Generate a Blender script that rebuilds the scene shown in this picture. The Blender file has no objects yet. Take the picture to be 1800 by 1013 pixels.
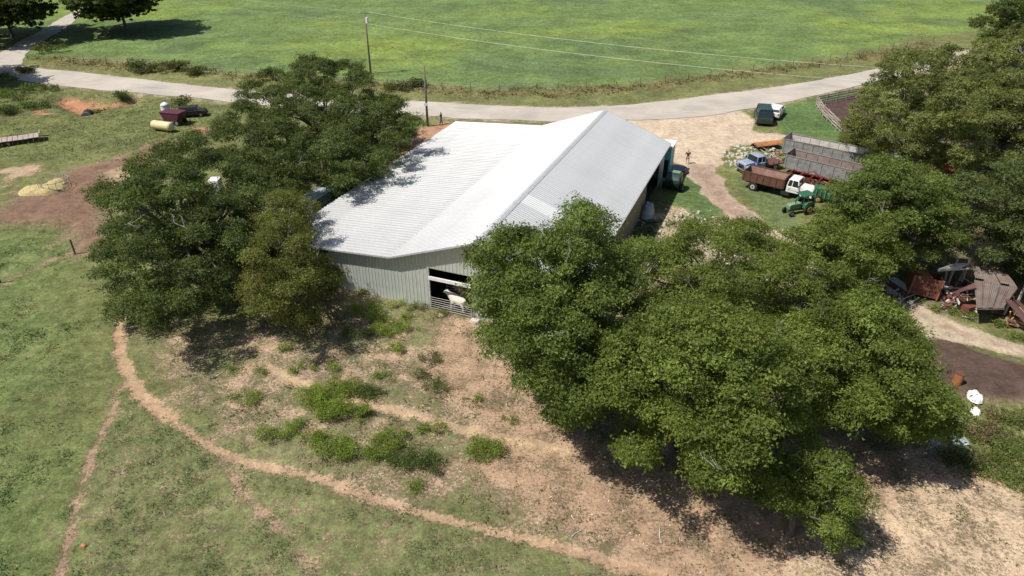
import bpy, math, random
import numpy as np
R = math.radians
random.seed(7)
rng = np.random.default_rng(7)
scn = bpy.context.scene
COL = scn.collection

# ------------------------------------------------------------------ camera, sky, sun, exposure
CAM_H, PITCH, FPX = 30.0, R(31), 1216.0
cd = bpy.data.cameras.new("camera"); cam = bpy.data.objects.new("camera", cd); COL.objects.link(cam)
cam.location = (0, 0, CAM_H); cam.rotation_euler = (math.pi / 2 - PITCH, 0, 0)
cd.sensor_width = 36; cd.lens = 36 * FPX / 1800; cd.clip_end = 5000; cd.clip_start = 0.5
scn.camera = cam

SUN_EL = R(58)
SHX, SHY = 0.93, 0.37           # direction in which shadows fall
w = bpy.data.worlds.new("World"); scn.world = w; w.use_nodes = True
nt = w.node_tree
sky = nt.nodes.new("ShaderNodeTexSky"); sky.sky_type = 'NISHITA'; sky.sun_disc = False
sky.sun_elevation = SUN_EL; sky.sun_rotation = math.atan2(-SHX, -SHY)
sky.air_density = 1.0; sky.dust_density = 1.5
bg = nt.nodes["Background"]; bg.inputs[1].default_value = 0.075
nt.links.new(sky.outputs[0], bg.inputs[0])
sd = bpy.data.lights.new("sun", 'SUN'); sd.energy = 4.6; sd.angle = R(0.53); sd.color = (1.0, 0.94, 0.84)
sun = bpy.data.objects.new("sun", sd); COL.objects.link(sun)
from mathutils import Vector, Matrix
d = Vector((SHX * math.cos(SUN_EL), SHY * math.cos(SUN_EL), -math.sin(SUN_EL)))
sun.rotation_euler = d.to_track_quat('-Z', 'Y').to_euler(); sun.location = (-60, 0, 80)
scn.view_settings.view_transform = 'Standard'; scn.view_settings.look = 'None'
scn.view_settings.exposure = 0.34; scn.view_settings.gamma = 1; scn.view_settings.use_curve_mapping = False
scn.cycles.max_bounces = 6; scn.cycles.transparent_max_bounces = 8
scn.cycles.use_denoising = True

# ------------------------------------------------------------------ measuring: a spot of the photograph -> ground point at height z
def G(px, py, z=0.0):
    u = (px - 900) / FPX; v = -(py - 506.5) / FPX
    dy = math.cos(PITCH) + v * math.sin(PITCH); dz = -math.sin(PITCH) + v * math.cos(PITCH)
    t = (z - CAM_H) / dz
    return (u * t, dy * t)
def PJ(x, y, z):
    dz = z - CAM_H; dd = y * math.cos(PITCH) - dz * math.sin(PITCH); v = y * math.sin(PITCH) + dz * math.cos(PITCH)
    return (900 + FPX * x / dd, 506.5 - FPX * v / dd)

# ------------------------------------------------------------------ noise
def _hash(ix, iy, s):
    h = (ix.astype(np.int64) * 374761393 + iy.astype(np.int64) * 668265263 + s * 974634777) & 0xffffffff
    h = ((h ^ (h >> 13)) * 1274126177) & 0xffffffff
    return ((h ^ (h >> 16)) & 0xffff) / 65535.0
def vnoise(x, y, s=0):
    x = np.asarray(x, float); y = np.asarray(y, float)
    ix = np.floor(x); iy = np.floor(y); fx = x - ix; fy = y - iy
    fx = fx * fx * (3 - 2 * fx); fy = fy * fy * (3 - 2 * fy)
    a = _hash(ix, iy, s); b = _hash(ix + 1, iy, s); c = _hash(ix, iy + 1, s); e = _hash(ix + 1, iy + 1, s)
    return (a * (1 - fx) + b * fx) * (1 - fy) + (c * (1 - fx) + e * fx) * fy
def fbm(x, y, s=0, o=4):
    t = 0; a = 0.5; n = 0
    for k in range(o):
        t = t + a * vnoise(x * 2 ** k, y * 2 ** k, s + k * 17); n += a; a *= 0.5
    return t / n
def seg_dist(X, Y, pts):
    best = np.full(X.shape, 1e9)
    for (ax, ay), (bx, by) in zip(pts[:-1], pts[1:]):
        ux, uy = bx - ax, by - ay; L = ux * ux + uy * uy + 1e-9
        t = np.clip(((X - ax) * ux + (Y - ay) * uy) / L, 0, 1)
        best = np.minimum(best, np.hypot(X - ax - t * ux, Y - ay - t * uy))
    return best
def inside(X, Y, pts):
    r = np.zeros(X.shape, bool); n = len(pts)
    for i in range(n):
        ax, ay = pts[i]; bx, by = pts[(i + 1) % n]
        if ay == by: continue
        c = ((ay > Y) != (by > Y)) & (X < (bx - ax) * (Y - ay) / (by - ay) + ax)
        r ^= c
    return r
def sdist(X, Y, pts):           # positive inside
    dd = seg_dist(X, Y, list(pts) + [pts[0]])
    return np.where(inside(X, Y, pts), dd, -dd)
def sstep(x, a, b):
    t = np.clip((x - a) / (b - a), 0, 1); return t * t * (3 - 2 * t)
def W(pxs): return [G(*p) for p in pxs]

# ------------------------------------------------------------------ materials
MATS = {}
def mat(name, col, rough=0.7, metal=0.0, col2=None, scale=3.0, bump=0.0, bscale=None, lo=0.35, hi=0.65, spec=0.4, detail=6):
    if name in MATS: return MATS[name]
    m = bpy.data.materials.new(name); m.use_nodes = True; n = m.node_tree; b = n.nodes["Principled BSDF"]
    b.inputs["Roughness"].default_value = rough; b.inputs["Metallic"].default_value = metal
    b.inputs["Specular IOR Level"].default_value = spec
    col = tuple(col) + (1,)
    if col2 is None: col2 = tuple(c * 0.72 for c in col[:3])
    tc = n.nodes.new("ShaderNodeTexCoord"); nz = n.nodes.new("ShaderNodeTexNoise")
    nz.inputs["Scale"].default_value = scale; nz.inputs["Detail"].default_value = detail; nz.inputs["Roughness"].default_value = 0.65
    n.links.new(tc.outputs["Object"], nz.inputs["Vector"])
    r = n.nodes.new("ShaderNodeValToRGB"); r.color_ramp.elements[0].position = lo; r.color_ramp.elements[1].position = hi
    r.color_ramp.elements[0].color = col; r.color_ramp.elements[1].color = tuple(col2) + (1,)
    n.links.new(nz.outputs["Fac"], r.inputs["Fac"]); n.links.new(r.outputs["Color"], b.inputs["Base Color"])
    if bump:
        bp = n.nodes.new("ShaderNodeBump"); bp.inputs["Strength"].default_value = bump; bp.inputs["Distance"].default_value = 0.03
        n2 = n.nodes.new("ShaderNodeTexNoise"); n2.inputs["Scale"].default_value = bscale or scale * 4; n2.inputs["Detail"].default_value = 5
        n.links.new(tc.outputs["Object"], n2.inputs["Vector"]); n.links.new(n2.outputs["Fac"], bp.inputs["Height"])
        n.links.new(bp.outputs["Normal"], b.inputs["Normal"])
    MATS[name] = m; return m
def leaf_mat(name, trans=0.4, rough=0.5):
    m = bpy.data.materials.new(name); m.use_nodes = True; n = m.node_tree; b = n.nodes["Principled BSDF"]
    a = n.nodes.new("ShaderNodeAttribute"); a.attribute_name = "tint"
    b.inputs["Roughness"].default_value = rough; b.inputs["Specular IOR Level"].default_value = 0.16
    n.links.new(a.outputs["Color"], b.inputs["Base Color"])
    t = n.nodes.new("ShaderNodeBsdfTranslucent"); mx = n.nodes.new("ShaderNodeMixShader"); mx.inputs[0].default_value = trans
    hs = n.nodes.new("ShaderNodeMix"); hs.data_type = 'RGBA'; hs.blend_type = 'MULTIPLY'; hs.inputs[0].default_value = 1
    hs.inputs[7].default_value = (1.5, 1.7, 0.6, 1)
    n.links.new(a.outputs["Color"], hs.inputs[6]); n.links.new(hs.outputs[2], t.inputs["Color"])
    n.links.new(b.outputs[0], mx.inputs[1]); n.links.new(t.outputs[0], mx.inputs[2])
    n.links.new(mx.outputs[0], n.nodes["Material Output"].inputs["Surface"]); return m
LEAF = leaf_mat("leaf_green"); GRASSM = leaf_mat("grass_blade", 0.25, 0.7); LITTER = leaf_mat("dry_leaf", 0.0, 0.9)
M_ROOF = mat("galvanised_roof", (0.53, 0.54, 0.55), 0.42, 0.15, (0.45, 0.46, 0.475), 0.35, spec=0.5)
M_ROOFR = mat("galvanised_roof_shade_side", (0.50, 0.515, 0.535), 0.48, 0.15, (0.44, 0.455, 0.475), 0.35, spec=0.5)  # slope turned from the sun: its shade is put into the colour
M_CLEAR = mat("new_roof_sheet", (0.6, 0.61, 0.62), 0.4, 0.1, (0.6, 0.61, 0.62), 0.6)
M_WALL = mat("galvanised_wall", (0.68, 0.71, 0.69), 0.36, 0.35, (0.52, 0.57, 0.53), 0.5, spec=0.5)
M_WALLB = mat("cream_wall", (0.42, 0.36, 0.26), 0.7, 0.0, (0.3, 0.25, 0.17), 0.7)
M_TRIM = mat("metal_trim", (0.6, 0.61, 0.62), 0.45, 0.2)
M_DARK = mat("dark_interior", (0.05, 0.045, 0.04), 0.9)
M_WOODPOST = mat("weathered_post", (0.16, 0.13, 0.10), 0.9, 0, (0.08, 0.065, 0.05), 6)
M_WHITEWOOD = mat("pale_wood", (0.5, 0.46, 0.4), 0.8, 0, (0.36, 0.32, 0.28), 5)
M_PLANK = mat("grey_plank", (0.42, 0.35, 0.32), 0.85, 0, (0.26, 0.2, 0.18), 5)
M_BARK = mat("bark", (0.16, 0.14, 0.12), 0.95, 0, (0.07, 0.06, 0.05), 7, 0.6)
M_DEAD = mat("bleached_branch", (0.55, 0.53, 0.5), 0.85, 0, (0.3, 0.28, 0.26), 5)
M_TEAL = mat("teal_paint", (0.2, 0.55, 0.55), 0.5, 0, (0.16, 0.47, 0.48), 1.0)
M_WHITE = mat("white_paint", (0.75, 0.75, 0.74), 0.4, 0, (0.6, 0.59, 0.56), 1.5)
M_WHITEM = mat("white_plastic", (0.8, 0.8, 0.8), 0.5, 0, (0.65, 0.66, 0.68), 2)
M_BLUE = mat("faded_blue_paint", (0.09, 0.2, 0.45), 0.4, 0, (0.35, 0.42, 0.5), 1.4, lo=0.48, hi=0.6)
M_BLUER = mat("faded_blue_roof", (0.3, 0.33, 0.4), 0.5, 0, (0.2, 0.24, 0.33), 2)
M_RUST = mat("rusty_steel", (0.16, 0.07, 0.045), 0.85, 0.1, (0.08, 0.045, 0.035), 2.5, 0.3)
M_RUSTR = mat("red_rust", (0.20, 0.07, 0.045), 0.85, 0.1, (0.10, 0.045, 0.035), 2.2, 0.4)
M_RUSTO = mat("orange_rust", (0.42, 0.17, 0.06), 0.9, 0, (0.2, 0.09, 0.05), 1.6, 0.4)
M_RUSTIN = mat("pinkish_worn_steel", (0.36, 0.24, 0.2), 0.8, 0, (0.22, 0.13, 0.1), 2)
M_GREY = mat("grey_steel", (0.33, 0.33, 0.33), 0.6, 0.2, (0.19, 0.19, 0.185), 1.6)
M_GREYL = mat("pale_corrugated", (0.55, 0.53, 0.5), 0.65, 0.1, (0.4, 0.38, 0.36), 2)
M_PLYW = mat("weathered_plywood", (0.27, 0.22, 0.2), 0.9, 0, (0.17, 0.14, 0.13), 1.5)
M_GREEN = mat("tractor_green", (0.025, 0.12, 0.055), 0.45, 0, (0.03, 0.11, 0.05), 3)
M_GREENP = mat("dusty_pale_green", (0.2, 0.3, 0.2), 0.7, 0, (0.1, 0.2, 0.1), 3)
M_DGREEN = mat("dark_green_paint", (0.025, 0.06, 0.05), 0.3, 0.1, (0.02, 0.045, 0.04), 1.5)
M_GLASS = mat("dark_glass", (0.02, 0.025, 0.03), 0.08, 0, (0.015, 0.02, 0.02), 1, spec=0.8)
M_TYRE = mat("tyre_rubber", (0.03, 0.03, 0.03), 0.85)
M_RIM = mat("pale_rim", (0.5, 0.48, 0.45), 0.6, 0, (0.3, 0.25, 0.22), 4)
M_YEL = mat("yellow_rim", (0.55, 0.42, 0.08), 0.6)
M_CHROME = mat("dull_chrome", (0.55, 0.55, 0.55), 0.3, 0.8)
M_BLACK = mat("black_chassis", (0.025, 0.023, 0.022), 0.8)
M_RED = mat("red_paint", (0.24, 0.03, 0.025), 0.45, 0, (0.12, 0.03, 0.025), 2.5)
M_ORRED = mat("orange_red_paint", (0.75, 0.09, 0.03), 0.45, 0, (0.6, 0.07, 0.03), 2)
M_MAROON = mat("maroon_paint", (0.11, 0.025, 0.04), 0.6, 0, (0.07, 0.02, 0.03), 2)
M_TANK = mat("cream_yellow_tank", (0.62, 0.55, 0.32), 0.55, 0, (0.5, 0.42, 0.24), 1.2)
M_TANKE = mat("pale_tank_end", (0.55, 0.56, 0.55), 0.5)
M_SILVER = mat("silver_plastic", (0.45, 0.47, 0.52), 0.35, 0.2, (0.3, 0.32, 0.36), 2.5, 0.5)
M_SHEETB = mat("blue_grey_sheet", (0.45, 0.52, 0.56), 0.45, 0.3, (0.33, 0.38, 0.4), 1.3)
M_BROOF = mat("brown_rusted_roofing", (0.20, 0.17, 0.15), 0.85, 0.1, (0.14, 0.10, 0.085), 0.9, 0.2)
M_BROOF2 = mat("dark_red_roofing", (0.16, 0.075, 0.07), 0.85, 0.1, (0.1, 0.06, 0.055), 1.4, 0.2)
M_HAY = mat("yellow_hay", (0.5, 0.43, 0.24), 0.95, 0, (0.34, 0.26, 0.1), 5, 1.0)
M_ROCK = mat("pale_rock", (0.55, 0.5, 0.44), 0.9, 0, (0.35, 0.31, 0.27), 4, 0.6)
M_COW = mat("white_hide", (0.68, 0.63, 0.56), 0.9, 0, (0.5, 0.45, 0.4), 2.5)
M_COWT = mat("tan_hide", (0.42, 0.28, 0.18), 0.9, 0, (0.3, 0.2, 0.13), 2.5)
M_SKIN = mat("skin", (0.5, 0.3, 0.22), 0.6); M_HAIR = mat("dark_hair", (0.02, 0.015, 0.012), 0.8)
M_SHIRT = mat("dark_shirt", (0.035, 0.03, 0.045), 0.9); M_SHORT = mat("khaki_cloth", (0.38, 0.33, 0.27), 0.9); M_JEAN = mat("pale_denim", (0.3, 0.4, 0.5), 0.9)
M_WIRE = mat("aluminium_wire", (0.6, 0.6, 0.58), 0.5, 0.3)
M_POLE = mat("creosote_pole", (0.2, 0.17, 0.14), 0.9, 0, (0.12, 0.1, 0.085), 3)
M_YELP = mat("yellow_paint", (0.55, 0.4, 0.08), 0.7, 0, (0.35, 0.25, 0.08), 2)
M_CLAY = mat("red_clay", (0.45, 0.2, 0.11), 0.95, 0, (0.32, 0.15, 0.09), 1.2, 0.8)

def weather(m, rot, col, amt=.5):
    """long faint streaks and stains down the slope, in world space"""
    n = m.node_tree; b = n.nodes["Principled BSDF"]; src = b.inputs["Base Color"].links[0].from_socket
    g = n.nodes.new("ShaderNodeNewGeometry"); mp = n.nodes.new("ShaderNodeMapping"); mp.inputs["Rotation"].default_value = (0, 0, rot); mp.inputs["Scale"].default_value = (0.16, 1.9, 1)
    vr = n.nodes.new("ShaderNodeVectorRotate"); vr.rotation_type = 'Z_AXIS'; vr.inputs["Angle"].default_value = rot
    mp.inputs["Rotation"].default_value = (0, 0, 0); n.links.new(g.outputs["Position"], vr.inputs["Vector"]); n.links.new(vr.outputs[0], mp.inputs["Vector"])
    z = n.nodes.new("ShaderNodeTexNoise"); z.inputs["Scale"].default_value = 1.0; z.inputs["Detail"].default_value = 7; z.inputs["Roughness"].default_value = .7; n.links.new(mp.outputs[0], z.inputs["Vector"])
    z2 = n.nodes.new("ShaderNodeTexNoise"); z2.inputs["Scale"].default_value = .18; z2.inputs["Detail"].default_value = 6; n.links.new(g.outputs["Position"], z2.inputs["Vector"])
    mu = n.nodes.new("ShaderNodeMath"); mu.operation = 'MULTIPLY'; n.links.new(z.outputs["Fac"], mu.inputs[0]); n.links.new(z2.outputs["Fac"], mu.inputs[1])
    mr = n.nodes.new("ShaderNodeMapRange"); n.links.new(mu.outputs[0], mr.inputs["Value"]); mr.inputs["From Min"].default_value = .22; mr.inputs["From Max"].default_value = .42; mr.inputs["To Max"].default_value = amt
    mx = n.nodes.new("ShaderNodeMix"); mx.data_type = 'RGBA'; n.links.new(mr.outputs[0], mx.inputs[0]); n.links.new(src, mx.inputs[6]); mx.inputs[7].default_value = tuple(col) + (1,)
    n.links.new(mx.outputs[2], b.inputs["Base Color"])
for _m in (M_ROOF, M_ROOFR, M_CLEAR): weather(_m, R(22), (.40, .39, .37), .38)

# ------------------------------------------------------------------ object helpers
def tag(o, label=None, cat=None, group=None, kind=None):
    if label: o["label"] = label
    if cat: o["category"] = cat
    if group: o["group"] = group
    if kind: o["kind"] = kind
    return o
def thing(name, label, cat, loc=(0, 0, 0), rz=0, group=None):
    o = bpy.data.objects.new(name, None); COL.objects.link(o); o.empty_display_size = 0.3
    o.location = loc; o.rotation_euler = (0, 0, rz); return tag(o, label, cat, group)
class MB:
    def __init__(s): s.v = []; s.f = []; s.m = []
    def add(s, vs, fs, mi=0):
        n = len(s.v); s.v += [tuple(p) for p in vs]; s.f += [tuple(i + n for i in f) for f in fs]; s.m += [mi] * len(fs); return s
    def box(s, c, d, rz=0, rx=0, ry=0, mi=0, taper=(1, 1)):
        M = Matrix.Rotation(rz, 3, 'Z') @ Matrix.Rotation(ry, 3, 'Y') @ Matrix.Rotation(rx, 3, 'X'); c = Vector(c)
        vs = []
        for k in (-1, 1):
            tx, ty = (taper if k == 1 else (1, 1))
            for i, j in ((-1, -1), (1, -1), (1, 1), (-1, 1)):
                vs.append(c + M @ Vector((i * d[0] / 2 * tx, j * d[1] / 2 * ty, k * d[2] / 2)))
        return s.add(vs, [(0, 3, 2, 1), (4, 5, 6, 7), (0, 1, 5, 4), (1, 2, 6, 5), (2, 3, 7, 6), (3, 0, 4, 7)], mi)
    def bar(s, a, b, w, h=None, mi=0):
        a = Vector(a); b = Vector(b); u = (b - a).normalized(); h = h or w
        t = Vector((0, 0, 1)) if abs(u.z) < 0.95 else Vector((0, 1, 0))
        p = u.cross(t).normalized(); q = p.cross(u)
        vs = [e + p * i * w / 2 + q * j * h / 2 for e in (a, b) for i, j in ((-1, -1), (1, -1), (1, 1), (-1, 1))]
        return s.add(vs, [(0, 3, 2, 1), (4, 5, 6, 7), (0, 1, 5, 4), (1, 2, 6, 5), (2, 3, 7, 6), (3, 0, 4, 7)], mi)
    def tube(s, pts, rad, n=8, cap=True, mi=0):
        pts = [Vector(p) for p in pts]; rads = rad if hasattr(rad, '__len__') else [rad] * len(pts)
        base = len(s.v); vs = []; prev = None
        for i, p in enumerate(pts):
            u = (pts[min(i + 1, len(pts) - 1)] - pts[max(i - 1, 0)])
            u = u.normalized() if u.length > 1e-6 else Vector((0, 0, 1))
            if prev is None: a = u.cross(Vector((0, 0, 1)) if abs(u.z) < 0.9 else Vector((1, 0, 0))).normalized()
            else: a = (prev - u * prev.dot(u)).normalized()
            prev = a; b = u.cross(a)
            vs += [p + (a * math.cos(t) + b * math.sin(t)) * rads[i] for t in (2 * math.pi * k / n for k in range(n))]
        fs = [(i * n + k, i * n + (k + 1) % n, (i + 1) * n + (k + 1) % n, (i + 1) * n + k) for i in range(len(pts) - 1) for k in range(n)]
        if cap: fs += [tuple(range(n - 1, -1, -1)), tuple((len(pts) - 1) * n + k for k in range(n))]
        return s.add(vs, fs, mi)
    def prism(s, prof, y0, y1, mi=0, axis='y'):   # profile in xz, extruded along y
        n = len(prof)
        vs = [(x, y0, z) for x, z in prof] + [(x, y1, z) for x, z in prof]
        if axis == 'x': vs = [(y, x, z) for x, y, z in vs]
        fs = [tuple(range(n)), tuple(range(2 * n - 1, n - 1, -1))] + [(i, i + n, (i + 1) % n + n, (i + 1) % n) for i in range(n)]
        return s.add(vs, fs, mi)
    def me(s, name, mats, smooth=False, fix=True):
        m = bpy.data.meshes.new(name); m.from_pydata(s.v, [], s.f)
        for k in (mats if isinstance(mats, (list, tuple)) else [mats]): m.materials.append(k)
        m.polygons.foreach_set("material_index", s.m)
        if fix:
            import bmesh
            bm = bmesh.new(); bm.from_mesh(m); bmesh.ops.recalc_face_normals(bm, faces=bm.faces); bm.to_mesh(m); bm.free()
        if smooth: m.polygons.foreach_set("use_smooth", [True] * len(m.polygons))
        m.update(); return m
    def build(s, name, mats, parent=None, smooth=False, bevel=0, loc=None, label=None):
        o = bpy.data.objects.new(name, s.me(name, mats, smooth)); COL.objects.link(o)
        if parent: o.parent = parent
        if loc: o.location = loc
        if bevel:
            b = o.modifiers.new("edge", 'BEVEL'); b.width = bevel; b.segments = 2; b.limit_method = 'ANGLE'
        if label: o["label"] = label
        return o
def inst(name, me, parent, loc=(0, 0, 0), rz=0, scale=None):
    o = bpy.data.objects.new(name, me); COL.objects.link(o); o.parent = parent; o.location = loc; o.rotation_euler = (0, 0, rz)
    if scale: o.scale = scale
    return o

# ------------------------------------------------------------------ ground zones
def Z(pts, soft=1.0, nz=1.5, sc=0.35, seed=0):
    P = W(pts)
    def f(X, Y):
        n = (fbm(X * sc, Y * sc, seed + 5) - 0.5) * 2 * nz
        return sstep(sdist(X, Y, P) + n, -soft, soft)
    return f
def line(pts, wdt, soft=0.25, nz=0.3, seed=0):
    P = W(pts)
    # refine into a smooth curve
    for _ in range(2):
        Q = [P[0]]
        for a, b in zip(P[:-1], P[1:]):
            Q += [(a[0] * .75 + b[0] * .25, a[1] * .75 + b[1] * .25), (a[0] * .25 + b[0] * .75, a[1] * .25 + b[1] * .75)]
        P = Q + [P[-1]]
    def f(X, Y):
        n = (fbm(X * 1.9, Y * 1.9, seed + 9) - 0.5) * 2.4 * nz
        return 1 - sstep(seg_dist(X, Y, P) + n, wdt - soft, wdt + soft)
    return f
Zfield = Z([(20, 110), (110, 95), (250, 108), (420, 128), (560, 135), (700, 145), (860, 155), (1100, 150), (1300, 122), (1480, 98), (1640, 62), (1800, 40), (2600, -60), (2600, -215), (-900, -215), (-600, 0), (60, 60), (100, 60)], 2.0, 3)
Zverge = Z([(60, 100), (250, 112), (420, 132), (560, 138), (700, 148), (860, 158), (1100, 152), (1300, 128), (1480, 103), (1640, 70), (1640, 90), (1480, 112), (1300, 138), (1200, 150), (1100, 163), (960, 171), (850, 172), (700, 162), (430, 142), (230, 124), (80, 116)], 1.2, 2.2, 0.3, 3)
Zbare = Z([(225, 575), (480, 545), (600, 480), (760, 540), (850, 560), (1100, 480), (1400, 460), (1640, 560), (1660, 760), (1800, 860), (1900, 1100), (1300, 1100), (1000, 975), (850, 925), (700, 885), (560, 832), (460, 800), (380, 770), (300, 700), (250, 640)], 1.2, 1.8, 0.3, 11)
Zdry = Z([(780, 560), (840, 560), (920, 690), (1020, 780), (1200, 850), (1500, 830), (1660, 800), (1900, 900), (1900, 1100), (1250, 1100), (1050, 960), (900, 900), (800, 830), (830, 770), (740, 640)], 2.0, 2.4, 0.3, 21)
Zsand = Z([(1540, 880), (1650, 850), (1800, 880), (1950, 900), (1950, 1100), (1500, 1100), (1330, 1013), (1480, 960)], 1.2, 2.0, 0.4, 31)
Zyard = Z([(1060, 205), (1305, 199), (1325, 212), (1320, 228), (1385, 238), (1360, 248), (1300, 256), (1268, 272), (1262, 300), (1290, 345), (1335, 385), (1285, 388), (1240, 340), (1195, 292), (1150, 262), (1120, 240)], 0.5, 0.9, 0.5, 41)
Ztrk = Z([(1262, 285), (1345, 400), (1265, 400), (1200, 300)], 1.5, 1.2, 0.5, 43)
Zlawn = Z([(1345, 200), (1430, 172), (1520, 160), (1560, 240), (1500, 262), (1380, 235), (1365, 215)], 0.5, 0.6, 0.5, 45)
Zlawn2 = Z([(1185, 300), (1215, 300), (1275, 370), (1240, 385), (1170, 350)], 0.6, 0.6, 0.5, 46)
Zlawn3 = Z([(1300, 318), (1400, 345), (1400, 400), (1350, 400), (1300, 335)], 0.6, 0.8, 0.5, 47)
Zmud = Z([(-40, 370), (50, 335), (170, 285), (300, 240), (330, 262), (240, 310), (190, 380), (180, 440), (110, 405), (40, 395), (-40, 400)], 2.6, 3.0, 0.3, 51)
Zpale1 = Z([(0, 300), (60, 292), (70, 302), (20, 320), (0, 330)], 0.8, 1.2, 0.4, 53)
Zpale2 = Z([(180, 300), (240, 295), (250, 320), (190, 330)], 0.8, 1.2, 0.4, 54)
Zgully = Z([(92, 165), (125, 166), (200, 176), (238, 170), (242, 180), (190, 192), (150, 204), (132, 198), (104, 184)], 0.5, 0.9, 0.5, 55)
Zclayb = Z([(722, 228), (790, 214), (800, 222), (740, 262), (700, 310), (660, 300), (690, 250)], 0.8, 1.2, 0.4, 57)
Zred2 = Z([(60, 192), (85, 190), (88, 202), (62, 206)], 0.5, 0.8, 0.4, 58)
Zred3 = Z([(330, 222), (370, 225), (370, 245), (340, 245)], 0.5, 0.8, 0.4, 59)
Ztrk2 = Z([(1560, 528), (1612, 530), (1700, 576), (1800, 604), (1950, 640), (1950, 672), (1800, 630), (1715, 606), (1650, 597), (1640, 640), (1600, 640), (1560, 600)], 0.4, 0.45, 0.4, 61)
Zman2 = Z([(1600, 600), (1640, 600), (1720, 618), (1800, 645), (1900, 670), (1900, 730), (1800, 712), (1690, 706), (1640, 680)], 0.6, 0.6, 0.5, 63)
Zcorr = Z([(1436, 182), (1510, 166), (1600, 190), (1580, 240), (1500, 240), (1465, 215)], 0.4, 0.3, 0.5, 65)
Zweedr = Z([(1680, 730), (1740, 712), (1850, 750), (1900, 860), (1800, 868), (1700, 830), (1650, 800)], 1.0, 1.2, 0.4, 67)
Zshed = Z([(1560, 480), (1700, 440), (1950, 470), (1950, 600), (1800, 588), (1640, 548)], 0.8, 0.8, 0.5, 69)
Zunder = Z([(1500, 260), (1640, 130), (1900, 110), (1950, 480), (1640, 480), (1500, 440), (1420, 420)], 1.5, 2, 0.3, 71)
Zyd2 = Z([(1110, 380), (1200, 355), (1300, 385), (1420, 420), (1560, 470), (1600, 560), (1500, 620), (1300, 560), (1150, 470)], 1.0, 2.4, 0.35, 73)
Zlefty = Z([(-300, 330), (60, 420), (120, 560), (120, 680), (20, 1100), (-300, 1100)], 5, 4, 0.2, 75)
Zgreenp = Z([(200, 690), (300, 740), (560, 850), (800, 930), (1100, 1010), (1000, 1100), (0, 1100), (110, 1013), (150, 830)], 1.0, 1.0, 0.3, 77)
path_px = [(212, 560), (205, 590), (215, 640), (240, 690), (300, 735), (380, 795), (450, 820), (560, 840), (640, 870), (720, 895), (820, 920), (960, 955), (1060, 985), (1150, 1010), (1290, 1050)]
Lp1 = line(path_px, 0.19, 0.34, 0.15, 1)
Lp1w = line([(208, 590), (218, 645), (250, 700), (300, 735)], 0.36, 0.4, 0.35, 2)
Lp2 = line([(470, 648), (540, 680), (640, 712), (760, 740), (880, 768), (1000, 792)], 0.3, 0.22, 0.28, 3)
Lp3 = line([(215, 675), (190, 740), (150, 830), (120, 950), (100, 1020)], 0.2, 0.26, 0.16, 4)
Lp4 = line([(390, 812), (440, 880), (520, 960), (570, 1030)], 0.16, 0.3, 0.22, 5)
Lp5 = line([(0, 500), (60, 470), (130, 440), (200, 400)], 0.25, 0.3, 0.3, 6)
Lrut = line([(1220, 290), (1260, 340), (1310, 390)], 0.5, 0.3, 0.3, 8)
Lrut2 = line([(1600, 545), (1700, 590), (1800, 615), (1950, 660)], 0.3, 0.3, 0.3, 9)
Zshoul = Z([(0, 106), (60, 118), (200, 132), (300, 145), (430, 157), (560, 167), (700, 176), (860, 185), (960, 188), (1100, 184), (1200, 173), (1350, 153), (1450, 137), (1520, 124), (1800, 66), (1800, 94), (1530, 149), (1430, 172), (1310, 200), (1200, 212), (1100, 215), (960, 217), (860, 215), (730, 206), (560, 196), (430, 185), (300, 173), (190, 163), (60, 147), (0, 140)], 1.2, 1.3, 0.8, 81)
BARN = [(-16.5, 51), (-19, 55), (-8, 85), (4, 81), (18, 75), (10, 56), (3, 40), (-2.5, 42)]

def height(X, Y):
    X = np.asarray(X, float); Y = np.asarray(Y, float)
    h = (fbm(X * 0.12, Y * 0.12, 90) - 0.5) * 0.5 * sstep(sdist(X, Y, BARN), 0, -6)
    near = 1 - sstep(Y, 60, 120)
    h = h + (fbm(X * 1.3, Y * 1.3, 91, 3) - 0.5) * 0.10 * near * (1 - 0.9 * sstep(sdist(X, Y, BARN), -1.5, 0))
    h = h - 0.10 * Lp1(X, Y) - 0.06 * Lp2(X, Y) - 0.05 * Lp3(X, Y)
    h = h - Zgully(X, Y) * (1.2 + 1.0 * (fbm(X * .9, Y * .9, 97) - .5))
    h = h + Zman2(X, Y) * (0.15 + 0.55 * fbm(X * 0.8, Y * 0.8, 92)) + Zmud(X, Y) * (fbm(X * 1.1, Y * 1.1, 93, 3) - 0.5) * 0.35
    h = h + Zcorr(X, Y) * 0.1 + Zverge(X, Y) * fbm(X * .5, Y * .5, 94) * 0.25
    return h
def hz(x, y): return float(height(np.array([x]), np.array([y]))[0])
def P3(px, py, dz=0.0):
    x, y = G(px, py); return (x, y, hz(x, y) + dz)

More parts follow.
